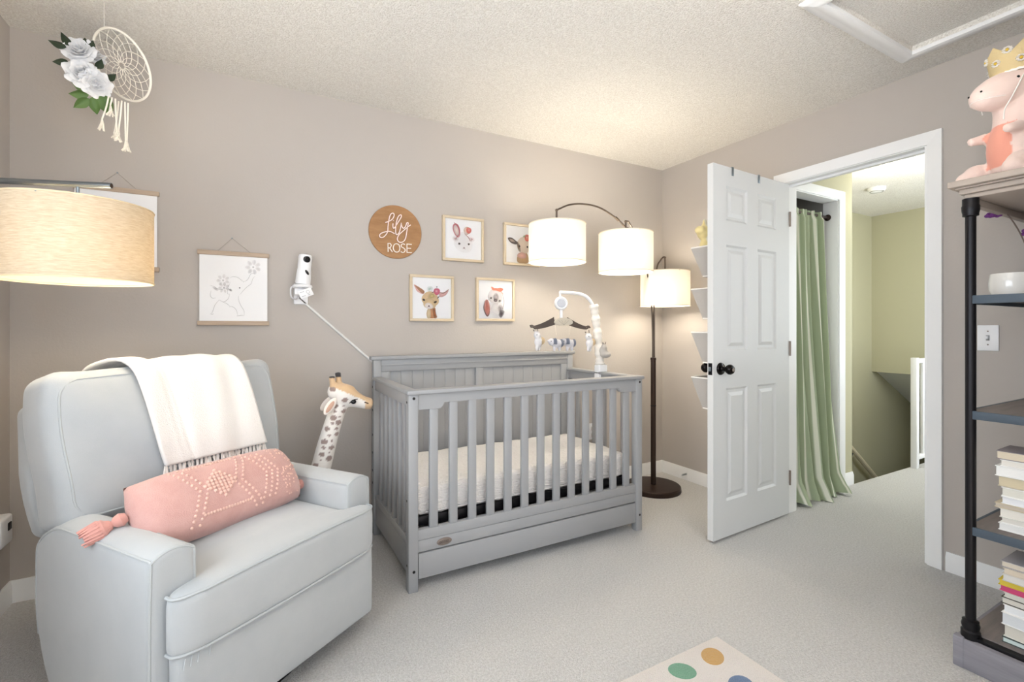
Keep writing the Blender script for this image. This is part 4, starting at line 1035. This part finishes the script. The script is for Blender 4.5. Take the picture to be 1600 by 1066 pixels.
# resample long straights on the puffed face
dense = []
base2 = []
for cx, cz, a0_ in ((X_-rr, Z_-rr, 0), (-X_+rr, Z_-rr, 90), (-X_+rr, -Z_+rr, 180), (X_-rr, -Z_+rr, 270)):
    for i in range(6):
        a = math.radians(a0_+90*i/5); base2.append((cx+rr*math.cos(a), cz+rr*math.sin(a)))
for i in range(len(base2)):
    p, q = base2[i], base2[(i+1) % len(base2)]
    n = max(1, int(math.hypot(q[0]-p[0], q[1]-p[1])/.03))
    for k in range(n): dense.append(bpt(p[0]+(q[0]-p[0])*k/n, p[1]+(q[1]-p[1])*k/n))
B().tube(dense, .0042, 6, closed=True).build('piping', PIPEF, bc)
B().lathe([(.0, 0), (.26, 0), (.26, .02), (.10, .03), (.09, .09), (.0, .09)], 32, c=(0, .36, 0)).build('swivel_base', BLACKM, ch)

# throw blanket over the chair back
tb = thing('throw_blanket', 'ivory fringed throw blanket draped over the armchair back', 'blanket', (.1347, 1.646, 0), CA)
def tprof(s):
    """profile over the back cushion in RB space (y,z); s 0 rear bottom .. 1 front bottom"""
    return s
prof_t = [(.205, .10), (.208, .25), (.210, .40), (.205, .47), (.17, .515), (.12, .548), (.05, .556), (-.02, .553), (-.07, .535), (-.100, .49), (-.115, .40), (-.122, .30), (-.122, .215), (-.118, .165)]
tsp = spline([(0, a, b) for a, b in prof_t], 6)
nT = len(tsp)-1
def thr(u, v):
    i = v*nT; k = min(int(i), nT-1); f = i-k
    p = tsp[k].lerp(tsp[k+1], f)
    sh = -.115+.115*v**1.3 if v > .3 else -.09
    x = sh+.075+(u-.5)*(.405-.02*v)
    wr = .006*math.sin(u*9+v*4)+.004*math.sin(u*21+v*9)
    if u < .18: wr += .006
    fold = .010*math.exp(-((u-.26)/.03)**2) if v > .5 else 0
    n = Vector((0, -1, .2)) if v > .6 else (Vector((0, 0, 1)) if v > .35 else Vector((0, 1, 0)))
    q = p+n*(wr*.6-fold*.6)
    return RB @ Vector((x, q.y, q.z))
B().sheet(thr, 48, 70, .012).build('blanket_sheet', THROW, tb, smooth=180)
for i in range(26):
    u = (i+.5)/26; p = Vector(thr(u, 1.0))
    b = B()
    for k in range(3):
        dx = random.uniform(-.006, .006); ln = random.uniform(.045, .062)
        q = p+Vector((dx*2-.003*k, -.004+random.uniform(-.004, .004), -ln))
        b.tube([p+Vector((dx*.3, .004, .004)), (p+q)/2+Vector((random.uniform(-.004, .004), -.002, 0)), q], [.0032, .0034, .0022], 5)
    b.ball((p+Vector((0, .002, -.010))), .006, 6, 5)
    b.build('fringe_tassel', FRINGE, tb)

# lumbar pillow
pl = thing('lumbar_pillow', 'pink knitted lumbar pillow with tassels across the armchair seat', 'pillow', (.1347, 1.646, 0), CA)
PM = Matrix.Translation((-.030, .335, .598)) @ Matrix.Rotation(math.radians(3), 4, 'Z') @ Matrix.Rotation(math.radians(1), 4, 'Y') @ Matrix.Rotation(math.radians(-38), 4, 'X')
PLX, PLZ, PLY = .282, .118, .078
def psurf(u, v, side=-1):
    """u,v in -1..1"""
    e = max(0, (1-abs(u)**5))**.5*max(0, (1-abs(v)**3))**.55
    x = PLX*u*(1-.05*v*v); z = PLZ*v*(1-.10*u**4)
    y = side*PLY*e
    return Vector((x, y, z))
b = B(); n1, n2 = 48, 24
for side in (-1, 1):
    b.sheet(lambda u, v, side=side: PM @ psurf(2*u-1, 2*v-1, side), n1, n2)
pil = b.build('pillow_cover', PINK, pl, smooth=180)
bm = bmesh.new(); bm.from_mesh(pil.data); bmesh.ops.remove_doubles(bm, verts=bm.verts, dist=.0008); bmesh.ops.recalc_face_normals(bm, faces=bm.faces); bm.to_mesh(pil.data); bm.free()
beads = B()
def bead(u, v, r=.0052):
    p = psurf(u, v); beads.ball(PM @ p, r, 6, 4)
for i in range(-4, 5):               # diamond of dots
    for j in range(-4, 5):
        if abs(i)+abs(j) <= 4: bead(-.18+.045*(i+j*.0)+.0, .10+.155*j*.9*.7, .0068)
for k in range(-7, 8):               # chevrons
    for off in (-.62, -.53, .18, .27):
        bead(off+.030*(7-abs(k))*(1 if off < 0 else -1)*(1)*.9 + (.0), .115*k)
for row in range(3):
    for k in range(-6, 7): bead(.42+.085*row-.022*abs(k), .115*k, .005)
for k in range(60): bead(random.uniform(.62, .95), random.uniform(-.85, .85), .0036)
for k in range(-8, 9):
    bead(-.18+.0285*k*1.25, .78, .005); bead(-.18+.0285*k*1.25, -.62, .005)
bo = beads.build('knit_bobbles', PINK2, pil, smooth=180); bo['kind'] = 'stuff'
def tassel(p0, d, ln):
    p0 = Vector(p0); d = Vector(d).normalized()
    b = B(); q = d.to_track_quat('Z', 'Y').to_matrix().to_4x4()
    T_ = Matrix.Translation(p0) @ q
    b.lathe([(.0, 0), (.013, .003), (.020, .016), (.016, .030), (.009, .036), (.012, .042), (.026, ln*.55), (.027, ln*.8), (.020, ln), (.0, ln+.003)], 14, T=T_)
    for k in range(18):
        a = 2*PI*k/18; b.tube([T_ @ Vector((.010*math.cos(a), .010*math.sin(a), .04)), T_ @ Vector((.027*math.cos(a), .027*math.sin(a), ln*.65)), T_ @ Vector((.022*math.cos(a), .022*math.sin(a), ln+.012*random.random()))], .003, 4)
    return b.build('tassel', PINK3, pl)
tassel(PM @ Vector((-.283, 0, .02)), (-.9, .3, -.35), .10)
tassel(PM @ Vector((.283, .0, -.06)), (.8, .55, -.3), .055)

# ------------------------------------------------------------------ giraffe plush
gi = thing('giraffe_plush', 'tall spotted plush giraffe standing between the armchair and the crib', 'plush giraffe', (.27, 2.5, 0))
gb = B()
gb.tube(spline([(.235, 2.5, .30), (.265, 2.5, .38), (.30, 2.5, .47), (.325, 2.5, .57), (.350, 2.5, .66), (.375, 2.5, .74), (.40, 2.5, .80)], 5), [.07, .066, .062, .06, .057, .055, .052, .05, .0495, .0485, .048, .0475, .047, .0465, .046, .0455, .045, .0445, .044, .0435, .043, .0425, .042, .0415, .041, .0405, .04, .04, .04, .04, .04][:31], 16)
gb.tube(spline([(.375, 2.5, .83), (.41, 2.498, .825), (.45, 2.496, .806), (.495, 2.494, .786), (.53, 2.492, .774), (.548, 2.492, .769)], 5), [.05, .053, .056, .058, .059, .0585, .057, .055, .052, .049, .046, .043, .040, .037, .035, .0335, .0325, .032, .032, .0315, .031, .0305, .030, .028, .024, .016], 16)
gb.ball((.372, 2.5, .845), (.042, .042, .045)); gb.ball((.425, 2.5, .842), (.045, .04, .035))
gb.ball((.19, 2.5, .30), (.13, .075, .085))
for lx, ly in ((.11, .035), (.11, -.035), (.27, .035), (.27, -.035)): gb.tube([(lx, 2.5+ly, .30), (lx, 2.5+ly, .15), (lx+.004, 2.5+ly, .025)], [.034, .028, .030], 12); gb.ball((lx+.006, 2.5+ly, .026), (.034, .03, .026))
gb.tube([(.07, 2.5, .33), (.045, 2.5, .28), (.04, 2.5, .22)], [.012, .010, .014], 8)
for hx, hy, hz in ((.350, 2.485, .925), (.383, 2.515, .940)): gb.tube([(hx+.008, 2.5+(hy-2.5)*.8, .86), (hx+.002, hy, hz-.02), (hx, hy, hz)], [.017, .0145, .0165], 10)
spots = []
rs = random.Random(3)
for k in range(13):
    t = k/12; cx, cz = .285+.105*t, .44+.34*t
    for dy, dx in ((-.040, -.026+.008*math.sin(k*2.1)), (-.036, .020+.006*math.cos(k*1.7))):
        if (k+(dx > 0)) % 2 == 0: spots.append((Vector((cx+dx, 2.5+dy, cz+.004*math.sin(k))), rs.uniform(.012, .018)))
        else: spots.append((Vector((cx+dx*.6, 2.5+dy, cz)), rs.uniform(.006, .010)))
for k in range(60): spots.append((Vector((rs.uniform(.05, .32), 2.5+rs.choice((-1, 1))*rs.uniform(.03, .08), rs.uniform(.06, .40))), rs.uniform(.010, .02)))
spots += [(Vector((.352, 2.47, .862)), .015), (Vector((.405, 2.452, .808)), .016), (Vector((.445, 2.45, .775)), .007)]
def gcol(c, n):
    if c.z > .918: return (58, 56, 58)
    if c.z > .872 and c.x < .41: return (214, 182, 146)
    head = c.x > .36 and c.z > .70
    if head:
        ridge = .872-(c.x-.38)*.52
        if c.z > ridge-.012 and c.x < .52: return (216, 184, 146)
        if c.x > .508: return (218, 186, 150)
    for s, r in spots:
        d = c-s
        if (d.x*d.x+(d.y*.7)**2+(d.z*1.35)**2) < r*r: return (158, 138, 132)
    return (240, 234, 228)
gm = remesh(gb, .0065, 5, gcol)
go = link('giraffe_body', gm, gi); go.location = (-.27, -2.5, 0)
ge = B().ball((.447, 2.447, .796), (.013, .008, .011), 14, 10).build('eye', BLKP, gi, world=True)
B().tube([(.428, 2.447, .790), (.436, 2.444, .800), (.449, 2.442, .807), (.466, 2.444, .808)], .0022, 5).build('eyelashes', BLKP, ge, world=True)
B().ball((.447, 2.541, .796), (.013, .008, .011), 14, 10).build('eye', BLKP, gi, world=True)
B().tube([(.503, 2.460, .788), (.522, 2.461, .780)], .003, 6).build('nostril', mat('nostril_brown', (70, 52, 44), .8), gi, world=True)
for sy in (-1, 1):
    eM = Matrix.Translation((.338, 2.5+sy*.052, .782)) @ Matrix.Rotation(math.radians(38), 4, 'Y') @ Matrix.Rotation(sy*.3, 4, 'X')
    ea = B().ball((0, 0, 0), (.020, .007, .046), 12, 10, T=eM); ea.v = [v for v in ea.v]
    eo = B().ball((0, 0, 0), (.021, .008, .048), 12, 10).build('ear', mat('ear_cream', (236, 226, 218), .95), gi)
    eo.matrix_local = MW[gi.name].inverted() @ eM
    B().ball((0, sy*.0045, -.004), (.012, .006, .034), 10, 8).build('inner_ear', mat('inner_ear_tan', (206, 168, 148), .95), eo)

# ------------------------------------------------------------------ dreamcatcher
dc = thing('dreamcatcher', 'white macrame dreamcatcher with white roses and leaves hanging from the ceiling', 'dreamcatcher', (-.458, 2.444, 2.225), math.radians(10))
RH = .130; f_ = math.radians(-55); tl_ = math.radians(-30)
_e = Vector((math.cos(f_), math.sin(f_), 0)); _n = Vector((-_e.y, _e.x, 0)); _u = _n*math.sin(tl_)+Vector((0, 0, math.cos(tl_)))
def hp(r, a, dz=0): return _e*(r*math.cos(a))+_u*(r*math.sin(a))+Vector((0, 0, dz))
B().tube([hp(RH, 2*PI*i/64) for i in range(64)], .0045, 8, closed=True).build('hoop', COTTON, dc)
wb = B()
n = 14; rows = []
for k in range(7):
    r = RH*(1-.155*k) if k < 6 else RH*.09
    off = (k % 2)*PI/n
    rows.append([hp(r*(1 if k == 0 else .98), 2*PI*i/n+off) for i in range(n)])
for k in range(6):
    for i in range(n):
        a = rows[k][i]
        j2 = [i, (i-1) % n] if k % 2 == 0 else [i, (i+1) % n]
        for j in j2: wb.tube([a, rows[k+1][j]], .0011, 4, caps=False)
wb.build('web', COTTON, dc)
B().tube([hp(RH, PI/2), hp(RH, PI/2)+Vector((0, 0, .10))], .0012, 5).build('hanging_cord', COTTON, dc)
def rose(c, r, tilt):
    b = B(); q = Vector(tilt).normalized().to_track_quat('Z', 'Y').to_matrix().to_4x4(); T_ = Matrix.Translation(c) @ q
    for ring, (npet, rad, hgt, open_) in enumerate(((3, .20, .62, .1), (4, .36, .58, .2), (5, .54, .50, .35), (6, .74, .36, .6), (7, .95, .20, .9))):
        for k in range(npet):
            a0 = 2*PI*k/npet+ring*.7; jit = random.uniform(-.06, .06)
            def pf(u, v, a0=a0, rad=rad+jit, hgt=hgt+jit, open_=open_, npet=npet, ph=random.random()*6):
                a = a0+(u-.5)*2*PI/npet*1.30
                e = abs(2*u-1)
                rr_ = r*rad*(.30+.70*v**(.6+open_*.4))*(1-.16*e**2)+r*.05*v*v*math.sin(u*11+ph)
                z = r*(hgt*v-.05+.10*open_*v*v*math.cos(u*9+ph)-.30*open_*max(0, v-.7)*1.5)*(1-.22*e**2)
                return (rr_*math.cos(a), rr_*math.sin(a), z)
            b.sheet(pf, 8, 6, .0008, T=T_)
    return b.build('rose', PETAL, dc, smooth=60)
fy = .03
rose((-.128, fy, .025), .058, (-.25, -1, .25)); rose((-.118, fy-.02, -.068), .062, (-.15, -1, .1)); rose((-.078, fy-.02, -.095), .058, (.25, -1, -.3)); rose((-.090, fy+.03, .035), .05, (.3, -.8, .6))
rose((-.150, fy+.03, .045), .045, (-.5, -.7, .6))
def leaf(p, ang_, ln, wd, m, y=.02):
    b = B()
    c_, s_ = math.cos(ang_), math.sin(ang_)
    def lfz(u, v):
        w_ = wd*math.sin(PI*min(1, u**.8))*(1-.15*u) if u < 1 else 0
        x = ln*u; q = (v-.5)*2*w_
        zz = -.010*abs(2*v-1)*math.sin(PI*u)-.010*u*u
        return (p[0]+x*c_-q*s_, y+zz*-1-.0, p[1]+x*s_+q*c_)
    b.sheet(lfz, 10, 4, .0007)
    b.build('leaf', m, dc, smooth=60)
# petal-like spiky lily leaves at the top left
for p, a_, ln in (((-.155, .03), 118, .058), ((-.165, .022), 165, .055), ((-.160, -.03), 195, .048), ((-.135, -.045), 245, .05), ((-.075, -.03), 75, .05), ((-.065, -.06), 30, .045), ((-.05, -.065), 50, .05), ((-.055, -.075), 285, .06), ((-.110, .05), 95, .035), ((-.10, .05), 70, .035)):
    leaf(p, math.radians(a_), ln, .015, LEAFD)
for p, a_, ln in (((-.095, -.125), 160, .06), ((-.10, -.140), 190, .062), ((-.100, -.155), 225, .066), ((-.09, -.145), 282, .066), ((-.075, -.13), 295, .075), ((-.06, -.125), 300, .066)):
    leaf(p, math.radians(a_), ln, .020, LEAFG)
for i, (px0, px1, zb_) in enumerate(((-.04, -.06, -.275), (-.03, -.035, -.21), (-.02, -.015, -.305), (.0, -.01, -.30), (.01, .012, -.335), (.02, .016, -.335), (-.01, -.02, -.29))):
    a = hp(RH, -PI/2)
    b = B(); top = Vector((px0, a.y*0+.005*i-.01, -.140+.004*abs(px0)))
    mid = Vector((px0*.6+px1*.4, top.y, (-.14+zb_)/2+.02)); end = Vector((px1, top.y, zb_+.04))
    b.tube(spline([top, mid, end], 6), .003, 6)
    for k in range(7): b.tube([end, end+Vector((random.uniform(-.005, .005), random.uniform(-.005, .005), -.02)), end+Vector((random.uniform(-.014, .014), random.uniform(-.01, .01), -.045))], .0022, 4)
    b.build('cord_tassel', COTTON, dc)

# ------------------------------------------------------------------ bookcase on the right
bk = thing('pipe_bookcase', 'open bookcase with black pipe posts and grey wooden shelves at right', 'bookcase', (2.48, .52, 0))
bx0, bx1, by0, by1 = 2.13, 2.86, .34, .705
def bbx(name, lo, hi, r=.003, m=SHELFW, **k): return rbx(name, lo, hi, r, m, bk, world=True, k=k.pop('k', 1), **k)
PLN = mat('grey_washed_plinth', (152, 150, 158), .6, var=(5, (122, 120, 128), .3), stretch=(10, 1, 12))
pl_ = bbx('plinth', (bx0+.002, by0+.002, .0), (bx1-.002, by1-.002, .10), .003, PLN)
for (xx, yy) in ((bx0, by0), (bx0, by1-.028), (bx1-.028, by0), (bx1-.028, by1-.028)): bbx('plinth_block', (xx, yy, 0), (xx+.028, yy+.028, .104), .003, PLN)
bbx('bottom_frame', (bx0+.02, by0+.02, .10), (bx1-.02, by1-.02, .112), .002, BLACKM)
bbx('bottom_shelf', (bx0+.045, by0+.045, .108), (bx1-.045, by1-.022, .117), .002)
for (xx, yy) in ((bx0+.036, by0+.036), (bx0+.036, by1-.036), (bx1-.036, by0+.036), (bx1-.036, by1-.036)):
    B().lathe([(.026, .10), (.026, .125), (.022, .13), (.025, .145), (.022, .155), (.0225, .160), (.0145, .164), (.0145, 1.545), (.0215, 1.548), (.0215, 1.556), (.0235, 1.565), (.0245, 1.58), (.0225, 1.585), (.0225, 1.607), (.0, 1.607)], 22, c=(xx, yy, 0)).build('pipe_post', BLACKM, bk, world=True)
for z in (.470, .866, 1.260):
    sh_ = bbx('shelf', (bx0+.032, by0+.03, z), (bx1-.032, by1-.03, z+.014), .002)
    for lo, hi in (((bx0+.024, by0+.036, z-.014), (bx0+.034, by1-.036, z+.0145)), ((bx1-.034, by0+.036, z-.014), (bx1-.024, by1-.036, z+.0145)), ((bx0+.034, by0+.022, z-.014), (bx1-.034, by0+.032, z+.0145)), ((bx0+.034, by1-.032, z-.014), (bx1-.034, by1-.022, z+.0145))):
        rbx('shelf_edge', lo, hi, .0015, SHELFE, sh_, world=True, k=1)
# stepped cornice
for i, (ins, za, zb2) in enumerate(((.022, 1.607, 1.622), (.012, 1.622, 1.640), (.004, 1.640, 1.646), (-.012, 1.646, 1.668))):
    bbx('cornice_step', (bx0+ins, by0+ins, za), (bx1-ins, by1-ins, zb2), .004, SHELFT, k=2)
for lo, hi in (((bx0+.06, by1-.05, 1.582), (bx1-.06, by1-.03, 1.607)), ((bx0+.06, by0+.03, 1.582), (bx1-.06, by0+.05, 1.607))): bbx('top_frame_rail', lo, hi, .002, SHELFT)

# books
def book(x, y, z, dx, dy, h, rot, cover, page, label):
    """pages show on -x and +y sides, spine on the near end"""
    t = thing('book', label, 'book', (x, y, z), rot, 'books stacked on the bookcase')
    c1 = mat('cover_%d_%d_%d' % cover, cover, .5); p1 = mat('page_%d_%d_%d' % page, page, .85, var=(60, tuple(max(0, v-12) for v in page), .3), stretch=(1, 1, 14))
    e = .0022
    b = B(); b.rbox((0, -dy, 0), (dx, 0, e), .0006, k=1); b.rbox((0, -dy, h-e), (dx, 0, h), .0006, k=1); b.rbox((0, -dy, 0), (dx, -dy+e, h), .0006, k=1); b.build('cover', c1, t)
    B().box((.003, -dy+e, e), (dx-.003, -.003, h-e)).build('page_block', p1, t, smooth=0)
ws = (236, 232, 224); iv = (224, 216, 198); wh = (244, 244, 242); gy = (206, 204, 202); tn = (204, 190, 164)
st1 = [(.024, wh, wh, 'white paperback at the bottom of the upper book stack'), (.020, wh, ws, 'cream paperback second from the bottom of the upper book stack'), (.030, (222, 222, 214), ws, 'pale book third from the bottom of the upper book stack'), (.016, tn, (200, 190, 176), 'thin tan book in the middle of the upper book stack'),
    (.024, wh, (232, 234, 238), 'white book just above the thin tan one in the upper stack'), (.030, wh, (228, 226, 216), 'thick off-white book in the middle of the upper stack'), (.034, (196, 188, 170), (214, 202, 174), 'thick beige-paged hardback in the upper book stack'), (.034, wh, wh, 'thick white book third from the top of the upper stack'), (.022, wh, ws, 'white book second from the top of the upper stack'), (.028, (150, 142, 146), (224, 212, 190), 'grey-covered book on top of the upper book stack')]
st2 = [(.018, (64, 78, 76), (220, 234, 232), 'dark green hardback at the bottom of the lower book stack'), (.040, (228, 226, 218), (226, 222, 212), 'thick cream book second from the bottom of the lower stack'), (.040, wh, (226, 230, 234), 'thick white book third from the bottom of the lower stack'), (.026, wh, (240, 242, 244), 'white book in the middle of the lower stack'), (.022, (70, 66, 60), (222, 218, 208), 'book with a thin dark cover in the lower stack'), (.016, (214, 214, 206), (214, 214, 206), 'thin grey book under the pink one in the lower stack'),
    (.020, (206, 70, 120), (208, 84, 130), 'bright pink book in the lower stack'), (.018, (216, 190, 60), (214, 192, 80), 'yellow book lying on the pink one'), (.024, gy, (226, 224, 220), 'pale grey book above the yellow one'), (.020, (214, 204, 190), (222, 210, 192), 'beige book second from the top of the lower stack'), (.020, (186, 182, 186), (222, 212, 196), 'grey-covered book on top of the lower stack')]
rs = random.Random(11)
z = .4848
for h, cv, pg, lab in st1:
    book(2.205+rs.uniform(-.004, .012), .612+rs.uniform(-.008, .008), z, rs.uniform(.13, .15), rs.uniform(.19, .215), h, rs.uniform(-.03, .03), cv, pg, lab); z += h+.0004
z = .1175
for h, cv, pg, lab in st2:
    book(2.200+rs.uniform(-.004, .010), .605+rs.uniform(-.008, .008), z, rs.uniform(.13, .15), rs.uniform(.19, .215), h, rs.uniform(-.03, .03), cv, pg, lab); z += h+.0004
# white pot, flower vase
pt = thing('ceramic_pot', 'small white ceramic pot on the second bookcase shelf', 'pot', (2.365, .622, 1.2746))
B().lathe([(.0, 0), (.040, 0), (.050, .006), (.057, .024), (.058, .05), (.055, .08), (.0535, .082), (.052, .080), (.054, .05), (.048, .02), (.0, .012)], 36).build('bowl', mat('white_glaze', (244, 242, 238), .12, coat=.6), pt)
B().lathe([(.0, .062), (.053, .062)], 24).build('soil', mat('soil_brown', (90, 72, 58), .95), pt)
va = thing('flower_vase', 'glass-grey vase with drooping purple flowers at the right edge', 'flower vase', (2.492, .597, 1.2746))
B().lathe([(.0, 0), (.03, 0), (.036, .03), (.030, .08), (.016, .12), (.018, .14), (.015, .14), (.013, .12), (.0, .10)], 24).build('vase_body', mat('vase_grey', (150, 148, 150), .2), va)
PUR = mat('purple_blossom', (120, 62, 136), .8); STM = mat('flower_stem', (120, 104, 96), .8)
for (ex, ey, ez) in ((-.065, .10, .315), (.03, .02, .24), (.05, -.05, .22)):
    so = B().tube(spline([(0, 0, .12), (ex*.35, ey*.35, ez*.8), (ex*.7, ey*.7, ez+.01), (ex, ey, ez)], 6), .0022, 6).build('stem', STM, va)
    b = B(); rr = random.Random(int(ez*1000))
    for k in range(26):
        u = k/26; b.ball((ex*(1.0-.25*u)-.012*u*0+rr.uniform(-.013, .013), ey*(1-.25*u)+rr.uniform(-.013, .013), ez+.004+rr.uniform(-.011, .010)), (.008, .008, .007), 7, 5)
    b.build('blossom', PUR, so)

# pink plush on the bookcase with a felt crown
FD = math.atan2(.482, -.8762)       # facing direction
dp = thing('pink_plush', 'pink knitted plush creature sitting on top of the bookcase', 'plush toy', (2.325, .60, 1.668), FD)
b = B()     # local +x = facing
b.ball((0, 0, .12), (.078, .072, .125), 20, 14)
b.tube(spline([(-.005, 0, .18), (.0, 0, .25), (.008, 0, .31)], 5), [.066, .064, .062, .06, .059, .058, .058, .058, .058, .058, .058], 16)
b.ball((.005, 0, .325), (.078, .066, .07), 20, 14); b.tube([(.02, 0, .325), (.08, 0, .305), (.115, 0, .292)], [.066, .058, .045], 16); b.ball((.108, 0, .296), (.040, .046, .042), 16, 12)
for sy in (-1, 1):
    b.tube([(.045, sy*.055, .175), (.085, sy*.062, .165), (.102, sy*.062, .163)], [.02, .016, .014], 10)
    b.ball((.05, sy*.075, .045), (.06, .034, .042), 14, 10); b.ball((.095, sy*.082, .03), (.032, .028, .03), 12, 8)
b.tube(spline([(-.05, 0, .06), (-.11, 0, .04), (-.17, 0, .025)], 5), [.05, .048, .046, .043, .04, .036, .032, .028, .024, .019, .012], 12)
b.tube(spline([(.02, .05, .02), (.06, .10, .016), (.09, .14, .014)], 4), [.026, .024, .022, .020, .018, .016, .015, .013, .010], 10)
def dcol(c, n):
    if .028 < c.x < .081 and abs(c.y) < .043 and .055 < c.z < .2 and n.x > .25: return (236, 164, 144)
    return (242, 218, 208)
me = remesh(b, .006, 4, dcol); link('plush_body', me, dp)
for sy in (-1, 1):
    B().ball((.052, sy*.056, .338), .005, 8, 6).build('eye', BLKP, dp)
    B().ball((.142, sy*.022, .305), .0035, 8, 6).build('nostril', BLKP, dp)
B().tube(spline([(.085, -.048, .280), (.118, -.040, .278), (.140, -.016, .280), (.1435, 0, .280), (.140, .016, .280), (.118, .040, .278), (.085, .048, .280)], 4), .0022, 5).build('mouth_line', mat('mouth_thread', (250, 236, 230), .9), dp)
cw = thing('felt_crown', 'tan felt crown with white daisies on the pink plush head', 'crown', (2.325, .60, 1.668), FD)
CR = mat('crown_felt', (206, 186, 142), .9, bump=(250, .3)); LACE = mat('lace_trim', (246, 242, 236), .9)
cM = Matrix.Translation((.002, 0, .372)) @ Matrix.Rotation(math.radians(6), 4, 'Y')
def crw(u, v):
    a = 2*PI*u; pk_ = abs(((u*5) % 1)-.5)*2
    top = .062+.040*pk_
    r = .060+.006*v
    return cM @ Vector((r*math.cos(a)*1.02, r*math.sin(a), top*v))
b = B(); b.sheet(crw, 60, 6, .0025); b.build('crown_band', CR, cw, smooth=40)
B().tube([cM @ Vector((.0625*math.cos(2*PI*i/48), .0615*math.sin(2*PI*i/48), .002+.0025*(i % 2))) for i in range(48)], .0042, 6, closed=True).build('lace_edge', LACE, cw)
B().tube(spline([cM @ Vector((.02, .059, .004)), Vector((.055, .066, .32)), Vector((.075, .058, .27)), Vector((.085, .045, .235)), Vector((.09, .046, .20))], 6), .0018, 5).build('tie_cord', LACE, cw)
B().tube(spline([cM @ Vector((.02, -.059, .004)), Vector((.05, -.066, .32)), Vector((.066, -.054, .28)), Vector((.066, -.05, .255))], 6), .0018, 5).build('tie_cord', LACE, cw)
DY = mat('daisy_yellow', (226, 190, 70), .8)
for a_, z_ in ((.55, .075), (1.0, .035), (1.9, .06), (.05, .045), (-.6, .07), (-1.3, .04), (2.6, .05)):
    c0 = cM @ Vector((.066*math.cos(a_), .066*math.sin(a_), z_)); n_ = Vector((math.cos(a_), math.sin(a_), 0)); q = Matrix.Translation(c0) @ n_.to_track_quat('Z', 'Y').to_matrix().to_4x4()
    b = B()
    for k in range(9): b.ball(q @ Vector((.0095*math.cos(k*2*PI/9), .0095*math.sin(k*2*PI/9), .001)), (.0055, .0055, .0022), 7, 4)
    da = b.build('daisy', LACE, cw); B().ball(q @ Vector((0, 0, .0025)), .0045, 8, 6).build('daisy_centre', DY, da)

# ------------------------------------------------------------------ rug
rg = thing('polka_dot_rug', 'cream rug with coloured polka dots at the bottom edge', 'rug', (.9, .35, 0))
B().rbox((.18, -.62, .0), (1.527, 1.187, .012), .006, k=3, m=(30, 30, 1)).build('rug_pile', RUG, rg, world=True)
dots = [(1.418, 1.119, (210, 164, 92)), (1.268, 1.12, (112, 166, 136)), (1.385, .985, (96, 122, 160)), (1.43, .83, (222, 170, 160)), (1.10, 1.10, (214, 160, 150)), (.95, 1.11, (112, 150, 176)), (1.24, .93, (220, 190, 110)), (.78, 1.08, (210, 164, 92)), (.60, 1.12, (112, 166, 136)),
        (.40, 1.08, (222, 170, 160)), (1.08, .90, (222, 170, 160)), (.9, .9, (112, 166, 136)), (.7, .9, (96, 122, 160)), (.5, .88, (210, 164, 92)), (1.40, .62, (112, 166, 136)), (1.2, .66, (96, 122, 160)), (1.0, .62, (210, 164, 92)), (.8, .6, (222, 170, 160)), (1.42, .35, (210, 164, 92)), (1.2, .35, (222, 170, 160))]
for x, y, c in dots:
    m_ = mat('rug_dot_%d_%d_%d' % c, c, .95, bump=(260, 1.0, 3, .01), sheen=.3)
    B().lathe([(.042, .0115), (.040, .0135), (.0, .014)], 20, T=Matrix.Translation((x, y, 0)) @ Matrix.Rotation(x*7, 4, 'Z') @ Matrix.Diagonal((1.12, .9, 1, 1))).build('polka_dot', m_, rg, world=True)
